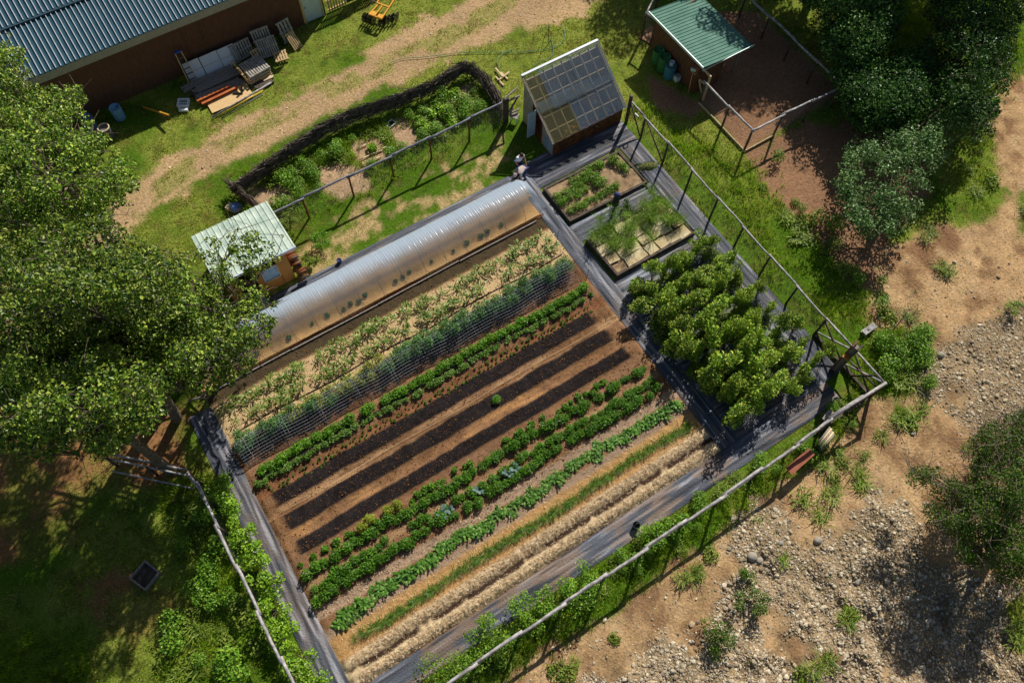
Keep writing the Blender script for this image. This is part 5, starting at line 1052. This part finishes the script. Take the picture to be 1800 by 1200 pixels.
brush('long dark woven brushwood fence curving along the dirt track', [(1.9, 28.5), (3.6, 28.95), (5.67, 29.35), (7.5, 29.65), (9.3, 29.7), (11.9, 29.3), (14, 29.2), (16.0, 29.5), (16.5, 29.3)], 1.05, 2300, .13)
brush('short brushwood fence running down to the dark gate post', [(16.5, 29.2), (16.75, 28.2), (16.7, 27.0), (16.4, 25.7)], .8, 480, .3)
brush('short leaning brushwood panel next to the pale shed', [(1.5, 28.9), (1.85, 27.9), (2.1, 27.0), (2.3, 26.3)], .9, 240, .12)
for a, b, lab in (((740, 222), (770, 262), 'long thin stick lying on the tilled bed inside the brush fence'), ((760, 225), (785, 255), 'second thin stick on the tilled bed inside the brush fence')): pole(lab, tuple(G(*a, .06)), tuple(G(*b, .06)), .02, wood_dark, 'stick', 'stick')
t = thing('planting_tray', 'small dark tray lying at the top of the tilled bed by the brush fence', 'tray', tuple(G(687, 219)), R_(15)); m = MB(); m.box((0, 0, .02), (.5, .35, .02)); m.build('base', black_m, t)
m = MB(); [m.box(c, s) for c, s in (((-.25, 0, .05), (.02, .37, .1)), ((.25, 0, .05), (.02, .37, .1)), ((0, .18, .05), (.48, .02, .1)), ((0, -.18, .05), (.48, .02, .1)))]; m.build('rim', board_w, t)
for k, q in enumerate([(640, 278), (652, 272), (664, 268), (645, 288), (660, 280), (636, 258), (672, 262)]):
    pole('pale split stick edging the small dark bed inside the brush fence', tuple(G(q[0]-8, q[1]+3, .05)), tuple(G(q[0]+8, q[1]-4, .05)), .035, wood_pale, 'edging_stick', 'stick')['group'] = 'pale edging sticks'

# ================================================================ PEOPLE
skin_m = pm('skin', S(196, 148, 118), S(206, 160, 130), .6, 4)
def skinmesh(name, verts, edges, mat, par, root=0, sub=2):
    me = bpy.data.meshes.new(name); me.from_pydata([v[0] for v in verts], edges, []); o = link(name, me, mat, par)
    sm = o.modifiers.new('skin', 'SKIN'); sm.use_smooth_shade = True; o.modifiers.new('sub', 'SUBSURF').levels = sub; o.modifiers['sub'].render_levels = sub
    for i, v in enumerate(verts):
        r = v[1]; o.data.skin_vertices[0].data[i].radius = (r, r) if np.isscalar(r) else r; o.data.skin_vertices[0].data[i].use_root = (i == root)
    return o
def person(label, loc, rz, J, shirt, trousers, hair, cap=None):
    """J: joint positions in metres, local, facing -y"""
    t = thing('person', label, 'person', loc, rz); v = lambda k: Vector(J[k]); V = []; E = []
    def add(p, r, par=None): V.append((tuple(p), r)); (E.append((par, len(V)-1)) if par is not None else None); return len(V)-1
    pel = add(v('pelvis'), (.16, .12)); ch = add(v('chest'), (.17, .125), pel); nk = add(v('neck'), .058, ch); hd = add(v('head'), (.082, .1), nk); add(v('crown'), (.07, .085), hd)
    fdir = (v('face')).normalized(); add(v('head')+fdir*.1+Vector((0, 0, -.01)), .018, hd)
    for s in 'lr':
        sh_ = add(v('sh'+s), .062, ch); el = add(v('el'+s), .043, sh_); wr = add(v('wr'+s), .03, el); hn = v('wr'+s)+(v('wr'+s)-v('el'+s)).normalized()*.08; pm_ = add(hn, (.036, .02), wr)
        d = (v('wr'+s)-v('el'+s)).normalized(); side = d.cross(fdir).normalized()
        for k in range(4): f1 = add(hn+d*.035+side*(-.03+.02*k), .0085, pm_); add(hn+d*(.08+.01*(1 if k in (1, 2) else 0))+side*(-.033+.022*k)+fdir*.02, .007, f1)
        th = add(hn-d*.02+side*.04+fdir*.02, .009, pm_); add(hn+d*.02+side*.055+fdir*.035, .008, th)
        hp_ = add(v('hip'+s), .095, pel); kn = add(v('kn'+s), .06, hp_); an_ = add(v('an'+s), .04, kn); add(v('an'+s)+fdir*.15*Vector((1, 1, 0)).length+Vector((0, 0, -.05)), .035, an_)
    skinmesh('body', V, E, skin_m, t)
    V = []; E = []; pel = add(v('pelvis')*.9+v('chest')*.1, (.18, .14)); ch = add(v('chest'), (.2, .15), pel); add(v('chest').lerp(v('neck'), .7), .09, ch)
    for s in 'lr': sh_ = add(v('sh'+s), .078, ch); add(v('sh'+s).lerp(v('el'+s), .75), .068, sh_)
    skinmesh('shirt', V, E, shirt, t)
    V = []; E = []; pel = add(v('pelvis'), (.175, .135))
    for s in 'lr': h_ = add(v('hip'+s), .108, pel); k_ = add(v('kn'+s), .078, h_); add(v('an'+s), .062, k_)
    skinmesh('trousers', V, E, trousers, t)
    for s in 'lr': m = MB(); a = Vector(J['an'+s]); f = Vector((fdir.x, fdir.y, 0)).normalized(); m.beam(tuple(a-f*.07+Vector((0, 0, -.05))), tuple(a+f*.2+Vector((0, 0, -.055))), .1, .09); m.build('shoe', black_m, t)
    h = v('head').lerp(v('crown'), .65)-fdir*.018; m = MB(); m.lathe([(.0, .105), (.06, .095), (.095, .05), (.105, 0), (.1, -.05), (.085, -.09)], tuple(h), 14); m.build('cap' if cap else 'hair', cap or hair, t, True)
    for s in (-1, 1): m = MB(); sd_ = Vector((-fdir.y, fdir.x, 0)).normalized(); m.lathe([(0, -.012), (.01, 0), (0, .012)], tuple(v('head')+fdir*.092+sd_*.032*s+Vector((0, 0, .02))), 6); m.build('eye', black_m, t)
    return t
shirt_w = pm('white_cotton', S(220, 230, 248), S(232, 238, 250), .9, 5, .3, 14); jean = pm('dark_denim', S(48, 62, 100), S(60, 76, 116), .9, 9)
hair_d = pm('dark_hair', S(44, 34, 28), S(62, 48, 38), .6, 20)
p1 = G(911, 303); J1 = dict(pelvis=(0, .02, .96), chest=(0, -.06, 1.34), neck=(0, -.14, 1.5), head=(0, -.22, 1.6), crown=(0, -.23, 1.7), face=(0, -.8, -.5), shl=(.19, -.08, 1.43), elr=(-.29, -.12, 1.16), ell=(.29, -.12, 1.16), shr=(-.19, -.08, 1.43), wrl=(.24, -.3, .96), wrr=(-.24, -.3, .96), hipl=(.1, .02, .9), hipr=(-.1, .02, .9), knl=(.12, -.03, .49), knr=(-.12, .0, .49), anl=(.13, .04, .1), anr=(-.13, .06, .1))
person('person in white T-shirt and jeans standing, head bowed, between greenhouse and tunnel', (p1.x, p1.y, 0), R_(8), J1, shirt_w, jean, hair_d)
p2 = G(921, 322); J2 = dict(pelvis=(0, .22, .9), chest=(0, -.2, 1.02), neck=(0, -.4, 1.02), head=(0, -.52, 1.0), crown=(0, -.62, 1.03), face=(0, -.6, -.8), shl=(.19, -.3, .99), shr=(-.19, -.3, .99), ell=(.24, -.36, .72), elr=(-.24, -.38, .7), wrl=(.16, -.55, .5), wrr=(-.14, -.56, .48), hipl=(.1, .2, .84), hipr=(-.1, .2, .84), knl=(.13, .02, .48), knr=(-.13, .05, .48), anl=(.14, .15, .1), anr=(-.14, .2, .1))
person('person in grey shirt and pale cap bending over the tunnel end', (p2.x, p2.y+.25, 0), R_(-72), J2, pm('grey_beige_cotton', S(176, 164, 160), S(190, 180, 176), .9, 5, .3, 14), jean, hair_d, pm('pale_cap', S(216, 190, 196), None, .8))

# ================================================================ STONES, STRAW, GRASS
ico = []
ph = (1+5**.5)/2
for a in (-1, 1):
    for b_ in (-ph, ph): ico += [(0, a, b_), (a, b_, 0), (b_, 0, a)]
ico = np.array(ico)/math.hypot(1, ph)
bmx = bmesh.new(); [bmx.verts.new(v) for v in ico]; bmesh.ops.convex_hull(bmx, input=bmx.verts); bmx.faces.ensure_lookup_table(); bmx.verts.index_update(); IF = np.array([[v.index for v in f.verts] for f in bmx.faces]); bmx.free()
def stones(name, lab, N, key, med, mat, thr=.35, area=(900, 1900, 440, 1300), mx=.28, kind='stuff'):
    px = rng.uniform(area[0], area[1], N*4); py = rng.uniform(area[2], area[3], N*4); d = CR @ Vector((0, 0, 0))
    P = np.array([G(a, b)[:2] for a, b in zip(px, py)]); mm = regions(P[:, 0], P[:, 1]); w_ = mm[key]; k = (w_*(.5+fbm(P[:, 0], P[:, 1], 1.3, 3, 77)) > thr+rng.random(len(P))*.55); P = P[k][:N]; n = len(P)
    s = np.minimum(med*np.exp(rng.normal(size=n)*.6), mx); z = ground_z(P[:, 0], P[:, 1])
    sc3 = s[:, None]*rng.uniform(.6, 1.15, (n, 3))*[1, 1, .6]; ang = rng.uniform(0, 6.28, n); c, q = np.cos(ang), np.sin(ang)
    V = ico[None]*rng.uniform(.75, 1.2, (n, 12, 1))*sc3[:, None, :]; X = V[..., 0]*c[:, None]-V[..., 1]*q[:, None]; Y = V[..., 0]*q[:, None]+V[..., 1]*c[:, None]
    V = np.stack([X+P[:, 0, None], Y+P[:, 1, None], V[..., 2]+z[:, None]+s[:, None]*.2], -1).reshape(-1, 3); F = (IF[None]+(np.arange(n)*12)[:, None, None]).reshape(-1, 3)
    return tag(npmesh(name, V, [F], mat), lab, 'stones', None, kind)
def islandm(name, cols, rough=.85):
    m = leafm(name, cols, rough, 0.0, .03, .2); return m
stonem = islandm('pebble_stone', [S(160, 142, 114), S(192, 176, 148), S(228, 214, 188), S(126, 112, 96), S(200, 174, 138)])
stones('gravel', 'loose grey and cream stones scattered over the sandy slope', 60000, 'gr', .025, stonem, .3, mx=.13)
stones('pebbles', 'sparse small stones on the sandy ground', 5200, 'rd', .024, stonem, .6)
stones('track_pebbles', 'small stones scattered on the dirt track', 1100, 'road', .024, stonem, .7, (0, 1100, -30, 420))
for k, (q, s) in enumerate([((1653, 624), .2), ((1322, 978), .24), ((1438, 949), .2), ((1620, 684), .15), ((1605, 762), .12), ((1335, 985), .17), ((1510, 1022), .16), ((1370, 955), .14)]):
    p = G(*q); gz = float(ground_z(np.array([p.x]), np.array([p.y]))[0]); m = MB(); bmx = bmesh.new(); bmesh.ops.create_icosphere(bmx, subdivisions=3, radius=1)
    V = np.array([v.co[:] for v in bmx.verts]); F = np.array([[v.index for v in f.verts] for f in bmx.faces]); bmx.free(); V = V*(1+.35*(np.array(fbm(V[:, 0]+k*3, V[:, 1]+V[:, 2], .9, 3, 88))-.5))[:, None]*[s, s*.8, s*.6]
    m.add(V+[0, 0, s*.25], None, F); o = m.build('rock', pm('grey_rock', S(140, 134, 124), S(178, 168, 152), .85, 3, .5, 20), None, True); o.location = (p.x, p.y, gz)
    tag(o, ['bluish rock on the upper gravel patch right of the weed clump', 'largest pale rock at the left of the lower gravel', 'flat grey rock at the top of the lower gravel', 'pale rock near the middle left of the upper gravel', 'single small rock on sand below the upper gravel', 'rock just below the largest pale rock', 'rock in the centre of the lower gravel', 'rock above and right of the largest pale rock'][k], 'rock', 'larger rocks on the gravel')
# straw
n = 15000; x = rng.uniform(-3.9, 14.1, n); y = np.where(rng.random(n) < .52, rng.normal(4.9, .13, n), rng.normal(4.15, .14, n)); k = rng.random(n) < .16; y = np.where(k, rng.uniform(5.2, 7.5, n), y)
y = np.clip(y, 3.9, 7.5); P = np.stack([x, y, soil_z(x, y)+rng.uniform(.01, .06, n)], 1); V, Q = leaves(P, .13, .5, .13); tag(npmesh('straw', V, [Q], islandm('straw_bits', [S(228, 204, 164), S(246, 228, 196), S(206, 176, 134), S(170, 136, 98)], .7)), 'loose pale straw mulch on the two lowest bands of the garden soil', 'straw', None, 'stuff')
n = 26000; x = rng.uniform(SX0, SX1, n); y = rng.uniform(SY0+3.2, SY1-.1, n); P = np.stack([x, y], 1); z = soil_z(x, y); s = np.minimum(.012*np.exp(rng.normal(size=n)*.5), .04); V = (ico[None]*rng.uniform(.7, 1.2, (n, 12, 1))*s[:, None, None])+np.stack([x, y, z+s*.3], 1)[:, None, :]
F = (IF[None]+(np.arange(n)*12)[:, None, None]).reshape(-1, 3)
tag(npmesh('soil_clods', V.reshape(-1, 3), [F], islandm('clod', [S(120, 84, 52), S(150, 108, 70), S(90, 62, 42)])), 'small crumbs of soil over the tilled garden rows', 'soil crumbs', None, 'stuff')

def grass(name, lab, N, wf, h0, mat, bl=4, spread=.06, wd=.013, area=(-80, 1880, -80, 1280), lean=.5):
    px = rng.uniform(area[0], area[1], N); py = rng.uniform(area[2], area[3], N); A = np.array(CR); d = np.stack([(px-900)/F_PX, -(py-600)/F_PX, -np.ones(N)], 1) @ A.T; tt = -CAM_H/d[:, 2]; x = d[:, 0]*tt; y = d[:, 1]*tt
    mm = regions(x, y); w_, hm = wf(x, y, mm); k = rng.random(N) < w_; x, y, hm = x[k], y[k], hm[k]; n = len(x); x = np.repeat(x, bl); y = np.repeat(y, bl); hm = np.repeat(hm, bl); n *= bl
    x = x+rng.normal(size=n)*spread; y = y+rng.normal(size=n)*spread; z = ground_z(x, y)-.01; h = h0*hm*rng.uniform(.5, 1.3, n); a = rng.uniform(0, 6.28, n); l = h*rng.uniform(.1, 1, n)*lean*2; b_ = rng.uniform(0, 6.28, n); w2 = wd*(.6+hm*.5)*rng.uniform(.7, 1.4, n)
    B = np.stack([x, y, z], 1); S_ = np.stack([np.cos(b_)*w2, np.sin(b_)*w2, 0*x], 1); T = B+np.stack([np.cos(a)*l, np.sin(a)*l, h], 1); V = np.stack([B-S_, B+S_, T], 1).reshape(-1, 3)
    return tag(npmesh(name, V, [np.arange(n*3).reshape(n, 3)], mat), lab, 'grass', None, 'stuff')
def excl(x, y):
    e = ((x > -5.5) & (x < 22.0) & (y > 2.75) & (y < 22.3)) | ((x > 17.0) & (x < 22.2) & (y > 21.7) & (y < 25.1)) | ((x > 26.5) & (x < 30.0) & (y > 21.2) & (y < 25.8)) | ((x > -1.2) & (x < 2.1) & (y > 22.3) & (y < 25.6)) | ((x < 11.6) & (y > 37.9)) | ((x > 26.6) & (x < 32.9) & (y > 16.7) & (y < 27))
    return e
def w_lawn(x, y, m):
    w = m['grass']*np.clip(.55+1.6*m['n1']+1.2*m['n2'], .06, 1)+.3*m['patchy']+.05*m['road']+.02*m['rd']+.05*m['ld']; hm = .8+1.2*np.clip(m['n1']+m['n3']+.2, 0, 1)
    return np.where(excl(x, y), 0, w), hm
tall_polys = [[(300, 830), (420, 850), (520, 1000), (560, 1250), (240, 1250), (330, 1090), (270, 950)], [(-60, 1080), (160, 1130), (140, 1250), (-60, 1250)], [(1500, 570), (1640, 560), (1640, 690), (1560, 760), (1490, 720)], [(1690, 235), (1740, 240), (1750, 390), (1690, 360)], [(1120, 190), (1300, 290), (1500, 540), (1560, 680), (1480, 600), (1250, 380)], [(420, 310), (830, 120), (900, 210), (540, 380), (470, 370)], [(1330, 270), (1540, 520), (1520, 600), (1300, 330)], [(720, 1210), (1550, 690), (1600, 730), (900, 1210)], [(1500, -50), (1900, -50), (1900, 200), (1500, 220)]]
def w_tall(x, y, m):
    t_ = 0*x
    for p in tall_polys: t_ = np.maximum(t_, ss(-18, 12, sd(m['px'], m['py'], p)+m['n1']*30))
    w = t_*np.clip(m['grass']+.12*m['bed']+.05, 0, 1)*(.4+1.3*np.clip(m['n1']+m['n2']+.3, 0, 1)); return np.where(excl(x, y), 0, w), .7+1.3*np.clip(m['n1']*1.5+.4, 0, 1.3)
L_lawn = leafm('lawn_blade', [S(96, 138, 28), S(134, 170, 38), S(162, 182, 56), S(206, 192, 120), S(176, 168, 92)], .6, .4, .2, .45)
L_tall = leafm('tall_blade', [S(92, 138, 26), S(132, 170, 36), S(176, 188, 58)], .6, .4, .2, .45)
grass('lawn_grass', 'short patchy green grass covering the ground around the garden', 380000, w_lawn, .075, L_lawn, 4, .07, .014)
grass('tall_grass', 'longer lush grass along fences, banks and under the trees', 110000, w_tall, .26, L_tall, 5, .07, .013)
